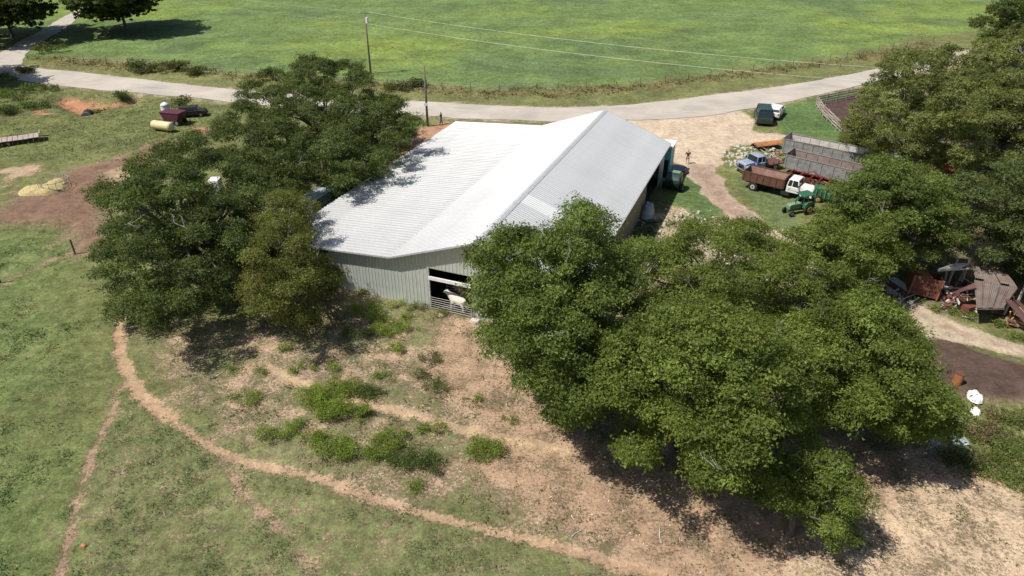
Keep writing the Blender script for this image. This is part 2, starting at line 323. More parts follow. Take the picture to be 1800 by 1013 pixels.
def axis_pts(a, b, step, far0, far1, grow=1.08):
    c = list(np.arange(a, b, step)) + [b]
    s = step
    while c[-1] < far1: s *= grow; c.append(c[-1] + s)
    s = step; lo = [c[0]]
    while lo[-1] > far0: s *= grow; lo.append(lo[-1] - s)
    return np.array(lo[::-1][:-1] + c)
xs = axis_pts(-34, 36, 0.36, -1500, 1500, 1.03)
ys = axis_pts(19, 60, 0.34, -300, 2500, 1.018)
GX, GY = np.meshgrid(xs, ys); GXf = GX.ravel(); GYf = GY.ravel()
def ground():
    X, Y = GXf, GYf
    n1 = fbm(X * 0.1, Y * 0.1, 200); n2 = fbm(X * 0.45, Y * 0.45, 210); n3 = fbm(X * 0.03, Y * 0.05, 220)
    def c(a): return np.array(a)[None, :]
    N = len(X)
    dirt = np.tile(c((0.335, 0.252, 0.165)), (N, 1)); grass = np.tile(c((0.140, 0.152, 0.060)), (N, 1)); veg = np.full(N, 0.74)
    grass = grass * (0.85 + 0.3 * n1[:, None])
    def over(arr, col, wt): 
        arr[:] = arr * (1 - wt[:, None]) + c(col) * wt[:, None]
    def sv(v, wt): veg[:] = veg * (1 - wt) + v * wt
    wf = Zfield(X, Y)
    over(grass, (0.122, 0.176, 0.064), wf); over(dirt, (0.17, 0.165, 0.08), wf); sv(0.80, wf)
    yl = wf * sstep(fbm(X * 0.035, Y * 0.06, 230, 6) + 0.5 * (fbm(X * .25, Y * .35, 233) - .5), 0.40, 0.80); over(grass, (0.170, 0.222, 0.052), yl * .85)
    dk = wf * sstep(fbm(X * 0.06, Y * 0.10, 240), 0.55, 0.7); over(grass, (0.085, 0.125, 0.058), dk * 0.6)
    wv = Zverge(X, Y); over(grass, (0.15, 0.14, 0.06), wv * n2 * 1.2); over(dirt, (0.24, 0.15, 0.085), wv); sv(0.6, wv)
    wl = Zlefty(X, Y); over(grass, (0.118, 0.160, 0.056), wl); sv(0.68, wl)
    wg = Zgreenp(X, Y); over(grass, (0.148, 0.166, 0.070), wg); sv(0.60, wg)
    wb = Zbare(X, Y); over(dirt, (0.375, 0.275, 0.195), wb); over(grass, (0.165, 0.165, 0.085), wb * .7); sv(0.50, wb); 
    veg[:] = veg + wb * (n2 - 0.5) * 0.5
    wd = Zdry(X, Y); over(dirt, (0.36, 0.248, 0.170), wd); over(grass, (0.2, 0.17, 0.1), wd * .6); sv(0.33, wd * .92)
    ws = Zsand(X, Y); over(dirt, (0.50, 0.380, 0.265), ws); over(grass, (0.25, 0.2, 0.12), ws * .7); sv(0.36, ws)
    for zf, col, v in ((Zclayb, (0.38, 0.225, 0.145), 0.25), (Zmud, (0.19, 0.120, 0.085), 0.24), (Zpale1, (0.38, 0.28, 0.19), 0.15), (Zpale2, (0.36, 0.27, 0.18), 0.2),
                       (Zgully, (0.38, 0.19, 0.11), 0.30), (Zred2, (0.42, 0.22, 0.13), 0.3), (Zred3, (0.36, 0.2, 0.13), 0.35),
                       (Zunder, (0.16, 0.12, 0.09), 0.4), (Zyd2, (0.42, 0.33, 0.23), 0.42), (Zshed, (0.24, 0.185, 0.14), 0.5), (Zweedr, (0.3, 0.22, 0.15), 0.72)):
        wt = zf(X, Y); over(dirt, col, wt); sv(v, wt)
    wt = Zshoul(X, Y); over(dirt, (0.36, 0.30, 0.225), wt); sv(.34, wt)
    for zf, gc in ((Zlawn, (0.092, 0.145, 0.05)), (Zlawn2, (0.09, 0.135, 0.05)), (Zlawn3, (0.115, 0.145, 0.06))):
        wt = zf(X, Y); over(grass, gc, wt); sv(0.97, wt)
    wy = Zyard(X, Y); over(dirt, (0.49, 0.395, 0.295), wy); sv(0.0, wy)
    wt = Ztrk(X, Y); over(dirt, (0.34, 0.255, 0.2), wt * wy); 
    wt = Lrut(X, Y) * wy; over(dirt, (0.30, 0.21, 0.165), wt * .7)
    wt = Ztrk2(X, Y); over(dirt, (0.44, 0.36, 0.27), wt); sv(0.04, wt)
    wt = Lrut2(X, Y); over(dirt, (0.34, 0.25, 0.18), wt * .6)
    wt = Zman2(X, Y); over(dirt, (0.10, 0.068, 0.055), wt); sv(0.0, wt)
    wt = Zcorr(X, Y); over(dirt, (0.085, 0.055, 0.05), wt); sv(0.0, wt)
    p = np.maximum.reduce([Lp1(X, Y), Lp1w(X, Y)]); over(dirt, (0.42, 0.285, 0.180), p); sv(-0.05, p)
    p2 = Lp2(X, Y); over(dirt, (0.455, 0.335, 0.215), p2); sv(0.0, p2)
    p3 = np.maximum.reduce([Lp3(X, Y) * .9, Lp4(X, Y) * 0.8, Lp5(X, Y) * 0.7]); over(dirt, (0.30, 0.2, 0.14), p3); sv(0.05, p3 * .9)
    zed = height(X, Y)
    nx, ny = len(xs), len(ys)
    ii, jj = np.meshgrid(np.arange(nx - 1), np.arange(ny - 1)); a = (jj * nx + ii).ravel()
    quads = np.stack([a, a + 1, a + 1 + nx, a + nx], 1)
    cx = X[quads].mean(1); cy = Y[quads].mean(1)
    cls = np.zeros(len(quads), int)
    names = ["pasture", "hay_field", "bare_ground", "gravel_yard", "dirt_path", "mud_lot", "dirt_track", "manure_heap", "clay_gully"]
    for k, f in ((1, Zfield), (2, Zbare), (3, Zyard), (5, Zmud), (6, Ztrk2), (7, Zman2), (8, Zgully)):
        cls[f(cx, cy) > 0.5] = k
    cls[np.maximum.reduce([Lp1(cx, cy), Lp1w(cx, cy), Lp2(cx, cy)]) > 0.5] = 4
    m = bpy.data.materials.new("ground_cover"); m.use_nodes = True; n = m.node_tree; b = n.nodes["Principled BSDF"]
    b.inputs["Roughness"].default_value = 0.95; b.inputs["Specular IOR Level"].default_value = 0.1
    L = n.links.new
    ad = n.nodes.new("ShaderNodeAttribute"); ad.attribute_name = "dirt"
    ag = n.nodes.new("ShaderNodeAttribute"); ag.attribute_name = "grass"
    av = n.nodes.new("ShaderNodeAttribute"); av.attribute_name = "veg"
    geo = n.nodes.new("ShaderNodeNewGeometry")
    def noise(sc, det, ro=0.6):
        q = n.nodes.new("ShaderNodeTexNoise"); q.inputs["Scale"].default_value = sc; q.inputs["Detail"].default_value = det; q.inputs["Roughness"].default_value = ro
        L(geo.outputs["Position"], q.inputs["Vector"]); return q
    def math_(op, a, b_=None, clamp=False):
        q = n.nodes.new("ShaderNodeMath"); q.operation = op; q.use_clamp = clamp
        for i, v in ((0, a), (1, b_)):
            if v is None: continue
            if isinstance(v, (int, float)): q.inputs[i].default_value = v
            else: L(v, q.inputs[i])
        return q.outputs[0]
    na = noise(0.55, 8, 0.72); nb = noise(6.0, 6, 0.8); nc = noise(1.7, 8, 0.75); nd = noise(0.12, 6, 0.7)
    # vegetation cover = threshold of a rough noise against the veg fraction
    t = math_('SUBTRACT', math_('MULTIPLY_ADD', av.outputs["Fac"], 0.5), 0.0)
    q = n.nodes.new("ShaderNodeMapRange"); q.interpolation_type = 'SMOOTHSTEP'
    thr = math_('SUBTRACT', math_('ADD', math_('MULTIPLY', av.outputs["Fac"], 0.6), math_('MULTIPLY', math_('SUBTRACT', nc.outputs["Fac"], 0.5), 0.5)), math_('ADD', math_('MULTIPLY', na.outputs["Fac"], 0.55), math_('MULTIPLY', math_('SUBTRACT', nb.outputs["Fac"], .5), 0.75)))
    L(thr, q.inputs["Value"]); q.inputs["From Min"].default_value = -0.09; q.inputs["From Max"].default_value = 0.10
    # tonal variation
    def tone(colout, nz, lo, hi):
        r = n.nodes.new("ShaderNodeMapRange"); L(nz, r.inputs["Value"]); r.inputs["From Min"].default_value = 0.36; r.inputs["From Max"].default_value = 0.64
        r.inputs["To Min"].default_value = lo; r.inputs["To Max"].default_value = hi
        v = n.nodes.new("ShaderNodeVectorMath"); v.operation = 'SCALE'; L(colout, v.inputs[0]); L(r.outputs[0], v.inputs["Scale"]); return v.outputs[0]
    gcol = tone(tone(tone(tone(ag.outputs["Color"], nc.outputs["Fac"], 0.68, 1.35), nb.outputs["Fac"], 0.72, 1.32), nd.outputs["Fac"], 0.78, 1.22), na.outputs["Fac"], 0.8, 1.2)
    dcol = tone(tone(tone(ad.outputs["Color"], nb.outputs["Fac"], 0.78, 1.2), na.outputs["Fac"], 0.8, 1.2), nc.outputs["Fac"], 0.82, 1.18)
    mx = n.nodes.new("ShaderNodeMix"); mx.data_type = 'RGBA'; L(q.outputs[0], mx.inputs[0]); L(dcol, mx.inputs[6]); L(gcol, mx.inputs[7])
    L(mx.outputs[2], b.inputs["Base Color"])
    bp = n.nodes.new("ShaderNodeBump"); bp.inputs["Strength"].default_value = 0.85; bp.inputs["Distance"].default_value = 0.12
    hb = math_('ADD', math_('MULTIPLY', nb.outputs["Fac"], 0.7), math_('MULTIPLY', q.outputs[0], 0.45)); hb = math_('ADD', hb, math_('MULTIPLY', nc.outputs["Fac"], 0.9))
    L(hb, bp.inputs["Height"]); L(bp.outputs["Normal"], b.inputs["Normal"])
    for k, nm in enumerate(names):
        fs = quads[cls == k]
        if not len(fs): continue
        used, inv = np.unique(fs, return_inverse=True); inv = inv.reshape(-1)
        me = bpy.data.meshes.new(nm); me.vertices.add(len(used)); me.loops.add(len(inv)); me.polygons.add(len(fs))
        me.vertices.foreach_set("co", np.stack([X[used], Y[used], zed[used]], 1).astype(np.float32).ravel())
        me.loops.foreach_set("vertex_index", inv.astype(np.int32))
        me.polygons.foreach_set("loop_start", np.arange(0, len(inv), 4, dtype=np.int32))
        me.update(calc_edges=True); me.polygons.foreach_set("use_smooth", np.ones(len(fs), bool))
        for an, arr in (("dirt", dirt), ("grass", grass)):
            at = me.color_attributes.new(an, 'FLOAT_COLOR', 'POINT')
            at.data.foreach_set("color", np.concatenate([arr[used], np.ones((len(used), 1))], 1).astype(np.float32).ravel())
        at = me.attributes.new("veg", 'FLOAT', 'POINT'); at.data.foreach_set("value", veg[used].astype(np.float32))
        me.materials.append(m); o = bpy.data.objects.new(nm, me); COL.objects.link(o); tag(o, kind="structure")
ground()

# ------------------------------------------------------------------ roads
def smooth_pts(P, it=3):
    for _ in range(it):
        Q = [P[0]]
        for a, b in zip(P[:-1], P[1:]):
            Q += [tuple(a[i] * .75 + b[i] * .25 for i in range(len(a))), tuple(a[i] * .25 + b[i] * .75 for i in range(len(a)))]
        P = Q + [P[-1]]
    return P
M_ROAD = mat("worn_pale_asphalt", (0.47, 0.425, 0.37), 0.9, 0, (0.37, 0.335, 0.29), 0.16, 0.3, 6.0, detail=9)
weather(M_ROAD, R(4), (.27, .25, .225), .75)
def road(name, up, lo, lift=0.03):
    A = smooth_pts([G(*p) for p in up]); B = smooth_pts([G(*p) for p in lo])
    def resample(P, n):
        P = np.array(P); s = np.r_[0, np.cumsum(np.hypot(*np.diff(P, axis=0).T))]; t = np.linspace(0, s[-1], n)
        return np.stack([np.interp(t, s, P[:, 0]), np.interp(t, s, P[:, 1])], 1)
    n = 320; A = resample(A, n); B = resample(B, n)
    jit = (fbm(np.arange(n) * 0.35, np.zeros(n), 300) - .5)[:, None] * 0.5
    u = (A - B); u /= np.linalg.norm(u, axis=1)[:, None]; A = A + u * jit; B = B + u * (fbm(np.arange(n) * 0.3, np.ones(n), 310) - .5)[:, None] * 0.8
    m = 7; vs = []
    for i in range(n):
        for k in range(m):
            p = A[i] * (1 - k / (m - 1)) + B[i] * k / (m - 1); vs.append((p[0], p[1], 0))
    V = np.array(vs); V[:, 2] = height(V[:, 0], V[:, 1]) + lift + 0.02
    b = MB(); fs = [(i * m + k, i * m + k + 1, (i + 1) * m + k + 1, (i + 1) * m + k) for i in range(n - 1) for k in range(m - 1)]
    b.add([tuple(v) for v in V], fs)
    o = b.build(name, M_ROAD, smooth=True); tag(o, kind="structure")
    if o.data.polygons[0].normal.z < 0: o.data.flip_normals()
    return o
road("road", [(-400, 82), (-150, 95), (0, 108), (60, 120), (200, 134), (300, 147), (430, 159), (560, 169), (700, 178), (860, 187), (960, 190), (1100, 186), (1200, 175), (1350, 155), (1450, 139), (1520, 126), (1640, 100), (1800, 70), (2300, 0)],
     [(-400, 112), (-150, 128), (0, 138), (60, 145), (190, 160), (300, 170), (430, 182), (560, 193), (730, 203), (860, 212), (960, 214), (1100, 212), (1200, 208), (1310, 196), (1430, 169), (1530, 146), (1640, 120), (1800, 90), (2300, 20)])
road("side_road", [(-60, 118), (0, 93), (30, 76), (80, 49), (130, 20), (190, -12), (260, -50)], [(40, 121), (38, 105), (56, 84), (110, 53), (150, 25), (215, -10), (290, -50)], 0.012)

# ------------------------------------------------------------------ leaves
def leaf_mesh(name, P, Nrm, size, tint, matl, width=0.6, droop=0.25):
    """P (n,3) leaf centres, Nrm (n,3) facing, size (n,), tint (n,3): kite-shaped leaves, two triangles each"""
    n = len(P)
    Nrm = Nrm / (np.linalg.norm(Nrm, axis=1)[:, None] + 1e-9)
    r = rng.normal(size=(n, 3)); a = np.cross(Nrm, r); a /= (np.linalg.norm(a, axis=1)[:, None] + 1e-9); b = np.cross(Nrm, a)
    s = size[:, None]
    V = np.stack([P - a * s * .5 + b * s * .5 * width, P + a * s * .55 - Nrm * s * droop, P - a * s * .3 - b * s * .55 * width], 1).reshape(-1, 3)
    me = bpy.data.meshes.new(name); me.vertices.add(3 * n); me.loops.add(3 * n); me.polygons.add(n)
    me.vertices.foreach_set("co", V.astype(np.float32).ravel()); me.loops.foreach_set("vertex_index", np.arange(3 * n, dtype=np.int32))
    me.polygons.foreach_set("loop_start", np.arange(0, 3 * n, 3, dtype=np.int32)); me.update(calc_edges=True)
    at = me.color_attributes.new("tint", 'FLOAT_COLOR', 'POINT')
    T = np.repeat(np.concatenate([tint, np.ones((n, 1))], 1), 3, 0).astype(np.float32)
    at.data.foreach_set("color", T.ravel()); me.materials.append(matl); return me
def sphere_dirs(n):
    v = rng.normal(size=(n, 3)); return v / np.linalg.norm(v, axis=1)[:, None]
def foliage(lobes, base, per_m2, leaf, spray=0.33, var=0.28, yellow=(0.16, 0.17, 0.03), yf=0.12, per_spray=22, up=0.55):
    Ps = []; Ns = []; Ss = []; Ts = []
    base = np.array(base)
    for (x, y, z, r) in lobes:
        nleaf = int(4 * math.pi * r * r * per_m2); ns = max(4, nleaf // per_spray)
        dd = sphere_dirs(ns); dd[:, 2] = np.where(rng.random(ns) < 0.8, np.abs(dd[:, 2]), dd[:, 2])
        rad = r * (1 - np.abs(rng.normal(0, 0.26, ns))) * (0.85 + 0.3 * rng.random(ns))
        C = np.array([x, y, z]) + dd * rad[:, None] * np.array([1.12, 1.12, 0.62])
        stray = rng.random(ns) < .10; C[stray] += dd[stray] * r * .4
        lt = (1.12 + rng.normal(0, 0.15)) * (1 + rng.normal(0, var * .8, ns)).clip(0.5, 1.7)
        yv = (rng.random(ns) < yf) * rng.random(ns) * 0.6 + rng.random() * yf * 0.8
        k = per_spray
        off = rng.normal(0, spray, (ns, k, 3)) * np.array([1, 1, 0.6])
        P = (C[:, None, :] + off).reshape(-1, 3)
        N = (dd[:, None, :] * 0.75 + np.array([0, 0, up]) + rng.normal(0, 0.55, (ns, k, 3))).reshape(-1, 3)
        col = base[None] * lt[:, None]; col = col * (1 - yv[:, None]) + np.array(yellow)[None] * yv[:, None]
        T = np.repeat(col, k, 0) * (1 + rng.normal(0, 0.17, (ns * k, 1))).clip(0.5, 1.6)
        Ps.append(P); Ns.append(N); Ts.append(T); Ss.append(leaf * (0.7 + 0.6 * rng.random(ns * k)))
    P = np.concatenate(Ps); keep = P[:, 2] > 0.08
    return P[keep], np.concatenate(Ns)[keep], np.concatenate(Ss)[keep], np.concatenate(Ts)[keep]
NLEAF = 0
def tree(name, label, group, poly, n_lobes, r=(1.0, 1.7), base=(0.052, 0.082, 0.024), per_m2=62, leaf=0.26, cap=7.0, zc=None, rz=None, ryf=0.9, base_off=(0, 0), trunk_r=0.35, spray=0.33, yf=0.12, yellow=(0.16, 0.17, 0.03), dead=0, ryc=1.7, gap=.43, category="tree", low=0.0, up=0.55, fill=0.35, zmin=1.2, holes=()):
    global NLEAF
    n_lobes = int(n_lobes * 1.35); r = (r[0] * .78, r[1] * .86); per_m2 *= 1.82; leaf *= 0.58; spray *= .58
    xsn = [p[0] for p in poly]; ysn = [p[1] for p in poly]
    cpx, cpy = (min(xsn) + max(xsn)) / 2, (min(ysn) + max(ysn)) / 2
    zz = zc or 7.0
    for _ in range(6):
        x, y = G(cpx, cpy, zz); dist = math.hypot(y, CAM_H - zz); ppm = FPX / dist
        dep = math.atan2(CAM_H - zz, y)
        rx = (max(xsn) - min(xsn)) / 2 / ppm; hv = (max(ysn) - min(ysn)) / 2 / ppm; ry = rx * ryf
        q = hv * hv - (ry * math.sin(dep)) ** 2
        if rz: rzz = rz; ry = max(ry, math.sqrt(max(hv * hv - (rzz * math.cos(dep)) ** 2, 1)) / math.sin(dep))
        else:
            rzz = math.sqrt(max(q, 4)) / math.cos(dep); rzz = min(max(rzz, 2.4), cap)
            ry = max(math.sqrt(max(hv * hv - (rzz * math.cos(dep)) ** 2, 1)) / math.sin(dep), ry * 0.6); ry = min(ry, rx * ryc)
        if zc is None: zz = rzz * 0.95 + 0.8 - low
    pin = np.array(poly, float)
    lobes = []; tries = 0
    while len(lobes) < n_lobes and tries < 400:
        tries += 1; m = 500
        u = sphere_dirs(m); rr = np.where(rng.random(m) < fill, rng.random(m) ** 0.5 * 0.85, 0.68 + 0.34 * rng.random(m) ** .7)
        u[:, 2] = np.where(rng.random(m) < 0.45, np.abs(u[:, 2]), u[:, 2])
        uu = fbm(u[:, 0] * 1.9 + x, u[:, 1] * 1.9 + u[:, 2] * 1.3 + y, 777, 2); rr = rr * (0.84 + 0.34 * uu)
        Q = np.array([x, y, zz]) + u * rr[:, None] * np.array([rx, ry, rzz]) * 1.02
        if tries < 330: Q = Q[fbm(Q[:, 0] * .5 + Q[:, 2] * .36, Q[:, 1] * .5 - Q[:, 2] * .45, 55, 2) > gap]
        best = None; bd = -1
        for q in Q[:26]:
            if q[2] < zmin: continue
            rl = r[0] + random.random() * (r[1] - r[0]); px, py = PJ(*q)
            dd = float(sdist(np.array([px]), np.array([py]), poly)[0])
            if dd < rl * ppm * 0.58: continue
            if any(math.hypot(px - hx, py - hy) < hr + rl * ppm * .8 for hx, hy, hr in holes): continue
            md = min([(math.dist(q, l[:3]) / (rl + l[3])) for l in lobes] or [9])
            if md > bd: bd = md; best = (q[0], q[1], max(q[2], rl * 0.75), rl)
        if best: lobes.append(best)
    g = np.array([l[:2] for l in lobes]).mean(0); bx, by = g[0] + base_off[0], g[1] + base_off[1]; bz = hz(bx, by)
    t = thing(name, label, category, (bx, by, bz), 0, group)
    # trunk and limbs
    b = MB(); zf = min(l[2] for l in lobes) ; ztop = max(l[2] for l in lobes); fork = max(1.2, min(3.0, ztop * 0.3))
    lean = (random.uniform(-.3, .3), random.uniform(-.3, .3))
    b.tube([(0, 0, -0.4), (0, 0, 0.1), (lean[0] * .4, lean[1] * .4, fork * .5), (lean[0], lean[1], fork)], [trunk_r * 1.5, trunk_r * 1.15, trunk_r * .9, trunk_r * .85], 9)
    k = min(len(lobes), 26)
    for l in random.sample(lobes, k):
        e = Vector((l[0] - bx, l[1] - by, l[2] - bz + l[3] * .3)); s = Vector((lean[0], lean[1], fork - 0.15))
        mid = s.lerp(e, 0.45) + Vector((random.uniform(-.6, .6), random.uniform(-.6, .6), random.uniform(0, 1.0)))
        q = s.lerp(mid, .5) + Vector((random.uniform(-.2, .2), random.uniform(-.2, .2), .3))
        rr = trunk_r * random.uniform(0.3, 0.5); b.tube([s, q, mid, e.lerp(mid, .3), e], [rr, rr * .8, rr * .6, rr * .35, 0.02], 6)
    b.build("trunk", M_BARK, t, smooth=True)
    P, N, S, T = foliage(lobes, base, per_m2, leaf, spray, yf=yf, yellow=yellow, up=up)
    P = P - np.array([bx, by, bz]); NLEAF += len(P)
    o = bpy.data.objects.new("crown", leaf_mesh("crown", P, N, S, T, LEAF)); COL.objects.link(o); o.parent = t
    top = sorted(lobes, key=lambda l: -(l[2] - 0.25 * l[1]))[: max(8, len(lobes) // 2)]
    for i in range(dead // 2):
        l = random.choice(top); s = Vector((l[0] - bx, l[1] - by, l[2] - bz)); branch(s + Vector((0, 0, l[3] * 0.1)), random.uniform(.9, 1.6), t, .028)
    print(name, "lobes", len(lobes), "c(%.1f %.1f %.1f) r(%.1f %.1f %.1f) leaves %d" % (x, y, zz, rx, ry, rzz, len(P)))
    return t
def branch(s, L, parent, rad=0.04, az=None):
    b = MB(); az = random.uniform(0, 6.28) if az is None else az
    def grow(p, az, el, L, r, dep):
        pts = [p]; n = 4
        for i in range(n):
            az += random.uniform(-.35, .35); el += random.uniform(-.25, .25)
            p = p + Vector((math.cos(az) * math.cos(el), math.sin(az) * math.cos(el), math.sin(el))) * L / n; pts.append(p)
            if dep and i > 0: grow(p, az + random.choice((-1, 1)) * random.uniform(.5, 1.0), el + random.uniform(-.2, .4), L * .5, r * .5, dep - 1)
        b.tube(pts, [r, r * .85, r * .7, r * .5, r * .3], 5)
    grow(s, az, random.uniform(0.2, 0.8), L, rad, 2)
    return b.build("dead_branch", M_DEAD, parent, label="bleached bare branch")

GR1 = "trees between the barn and the dirt slope"; GR2 = "trees crowding the scrap yard"; GR3 = "trees at the far road junction"; GR0 = "trees beside the long low side of the barn"
OAK = (0.072, 0.095, 0.032); OAK2 = (0.098, 0.132, 0.034); PEC = (0.116, 0.150, 0.035); OLV = (0.134, 0.150, 0.054); DRK = (0.076, 0.098, 0.036)
tree("oak_tree", "dark round oak leaning over the barn's low roof, tallest behind the wing", GR0, [(375, 230), (400, 180), (465, 110), (500, 120), (560, 82), (640, 108), (655, 150), (700, 175), (738, 215), (728, 260), (690, 300), (625, 350), (560, 362), (480, 345), (400, 300)], 150, (1.1, 2.0), OAK, 44, 0.31, zc=5.2, cap=5.2, gap=.30, up=.6, holes=((562, 352, 8),), base_off=(0, 2), dead=8, trunk_r=.5)
tree("oak_tree", "dark spreading oak with low limbs over the worn cow path", GR0, [(150, 468), (190, 390), (160, 340), (225, 285), (290, 250), (340, 230), (430, 290), (490, 335), (455, 380), (445, 450), (440, 560), (390, 545), (330, 560), (270, 588), (200, 575), (185, 520)], 100, (1.0, 1.8), OAK, 50, 0.28, zc=5.2, cap=5.4, gap=.38, holes=((386, 322, 13), (250, 490, 6), (560, 352, 6)), dead=6, trunk_r=.5, zmin=0.8)
tree("elm_tree", "olive feathery low tree beside the barn's cut corner", GR0, [(440, 330), (500, 318), (560, 360), (540, 400), (560, 440), (595, 450), (605, 500), (590, 550), (555, 590), (480, 575), (430, 540), (430, 460), (455, 400)], 44, (0.9, 1.5), (0.098, 0.112, 0.03), 60, 0.24, zc=4.0, rz=4.2, ryc=1.5, dead=3, spray=0.36, yf=.22, yellow=(0.17, 0.13, 0.035), zmin=0.8)
tree("oak_tree", "dense dark oak hiding the barn's front corner at the cattle gate", GR1, [(826, 440), (850, 405), (900, 396), (960, 408), (985, 392), (982, 352), (1030, 350), (1075, 370), (1120, 395), (1130, 500), (1110, 640), (1050, 730), (1000, 762), (950, 740), (905, 665), (850, 612), (835, 520)], 96, (1.0, 1.7), OAK2, 60, 0.26, gap=.45, holes=((960, 470, 3), (1075, 560, 8), (1090, 640, 8)), dead=14, trunk_r=.5, yf=.1, zmin=0.9)
tree("pecan_tree", "broad pecan behind the others, its back against the pale rubble", GR1, [(1100, 430), (1150, 395), (1215, 378), (1290, 375), (1370, 400), (1440, 440), (1440, 560), (1360, 610), (1240, 620), (1120, 590), (1095, 500)], 58, (1.0, 1.7), PEC, 50, 0.27, holes=((1235, 432, 4), (1190, 400, 3)), dead=7, yf=.22)
tree("pecan_tree", "largest pecan in the middle, bare dirt and shade under its low limbs", GR1, [(1030, 620), (1090, 560), (1200, 520), (1330, 530), (1410, 600), (1410, 740), (1330, 800), (1325, 860), (1255, 885), (1215, 850), (1220, 780), (1150, 770), (1140, 820), (1090, 862), (1080, 800), (1110, 740), (1040, 710)], 96, (0.95, 1.55), PEC, 56, 0.26, gap=.47, base_off=(0, 2.5), holes=((1345, 700, 10), (1175, 680, 6), (1235, 770, 7), (1120, 640, 5)), dead=6, yf=.15, trunk_r=.4, zmin=0.9)
tree("pecan_tree", "bright pecan nearest the fallen roofing sheets", GR1, [(1375, 450), (1375, 400), (1450, 378), (1530, 385), (1585, 420), (1578, 470), (1530, 515), (1440, 540), (1390, 510)], 36, (1.0, 1.6), (0.118, 0.152, 0.038), 52, 0.27, holes=((1425, 478, 4),), dead=2, yf=.2)
tree("pecan_tree", "wide pecan beside the dark manure heap and white bags", GR1, [(1370, 600), (1430, 530), (1510, 510), (1560, 525), (1600, 560), (1638, 610), (1640, 660), (1690, 690), (1690, 745), (1640, 785), (1570, 772), (1490, 750), (1420, 800), (1370, 760), (1350, 680)], 78, (0.95, 1.5), PEC, 54, 0.26, gap=.47, base_off=(0, 2), holes=((1565, 640, 6), (1500, 600, 3), (1400, 700, 10), (1440, 765, 12), (1480, 680, 5)), dead=5, yf=.15, trunk_r=.4, zmin=0.9)
tree("pecan_tree", "small low pecan standing alone in front, shadow on sandy dirt", GR1, [(1285, 862), (1320, 808), (1385, 795), (1425, 770), (1470, 772), (1508, 830), (1540, 885), (1520, 920), (1500, 915), (1508, 955), (1470, 975), (1430, 955), (1418, 915), (1370, 905), (1320, 890)], 52, (0.5, 0.8), (0.115, 0.150, 0.036), 80, 0.21, zc=3.2, rz=2.2, dead=2, spray=0.24, yf=.12, trunk_r=.2, fill=.2)
tree("oak_tree", "pale olive tree overhanging the end of the plank pen", GR2, [(1480, 215), (1520, 150), (1560, 100), (1630, 72), (1710, 90), (1745, 180), (1720, 290), (1640, 330), (1560, 320), (1500, 280)], 80, (1.2, 2.1), OLV, 36, 0.34, gap=.30, dead=3, yf=.2)
tree("oak_tree", "dark green tree above the green tractor and trailers", GR2, [(1438, 400), (1458, 340), (1505, 290), (1560, 265), (1650, 300), (1690, 350), (1690, 440), (1640, 480), (1560, 470), (1480, 420)], 58, (1.1, 1.8), OAK2, 44, 0.3, dead=2)
tree("oak_tree", "big olive tree by the bend of the road behind the red machine", GR2, [(1680, 120), (1720, 75), (1780, 50), (1880, 50), (1930, 180), (1880, 300), (1780, 330), (1700, 280)], 76, (1.3, 2.2), OLV, 34, 0.35, gap=.32, dead=2, yf=.15)
tree("oak_tree", "deep green tree directly behind the collapsed shed", GR2, [(1680, 310), (1760, 280), (1900, 270), (1960, 400), (1900, 500), (1790, 490), (1700, 440), (1670, 380)], 60, (1.1, 1.9), DRK, 42, 0.3, dead=2)
tree("oak_tree", "farthest dark tree at the edge of the green hay field", GR2, [(1705, 45), (1725, 15), (1790, -25), (1880, -30), (1900, 70), (1790, 100), (1730, 80)], 46, (1.5, 2.6), DRK, 24, 0.45, gap=.32)
tree("oak_tree", "blackish tree filling the corner beyond the side road", GR3, [(-120, 10), (-60, -50), (40, -60), (95, -20), (95, 20), (60, 45), (0, 58), (-80, 50)], 70, (2.0, 3.2), DRK, 14, 0.75, cap=9)
tree("oak_tree", "wide dark tree throwing its shadow on the hay field", GR3, [(115, 5), (130, -50), (200, -90), (270, -60), (285, -5), (262, 25), (200, 42), (150, 38)], 80, (2.2, 3.4), DRK, 12, 0.8, cap=9)
tree("oak_tree", "dark tree between the side road and the field corner", GR3, [(40, -60), (80, -120), (160, -110), (160, -50), (100, -25)], 50, (2.4, 3.6), DRK, 10, 0.9, cap=9)
tree("oak_tree", "tree just outside that shades the road junction", GR3, [(-200, 110), (-160, 30), (-90, 0), (-30, 30), (-12, 80), (-60, 120), (-130, 135)], 50, (1.8, 2.8), DRK, 14, 0.6, cap=8)


sn = thing("dead_tree", "bleached leafless snag rising between the dark oak and the barn's low roof", "tree", (*G(497, 470), 0), 0, None)
b = MB(); sp0 = Vector((sn.location.x, sn.location.y, 0))
def sg(px, py, z): return Vector((*G(px, py, z), z)) - sp0
b.tube([Vector((0, 0, -.2)), sg(497, 430, 2.2), sg(493, 405, 4.4), sg(488, 388, 5.6), sg(480, 368, 6.8), sg(468, 352, 7.8)], [.22, .17, .12, .09, .06, .02], 7)
for q in (((493, 405, 4.4), (512, 408, 5.0), (522, 412, 5.2)), ((488, 388, 5.6), (497, 368, 6.9), (502, 358, 7.3)), ((480, 368, 6.8), (476, 352, 7.6), (480, 344, 8.0)), ((490, 395, 5.2), (478, 388, 5.9), (466, 372, 6.6)), ((497, 430, 2.2), (482, 418, 3.6), (474, 405, 4.5))): b.tube([sg(*k) for k in q], [.06, .045, .015], 5)
b.build("trunk", M_DEAD, sn, smooth=True)
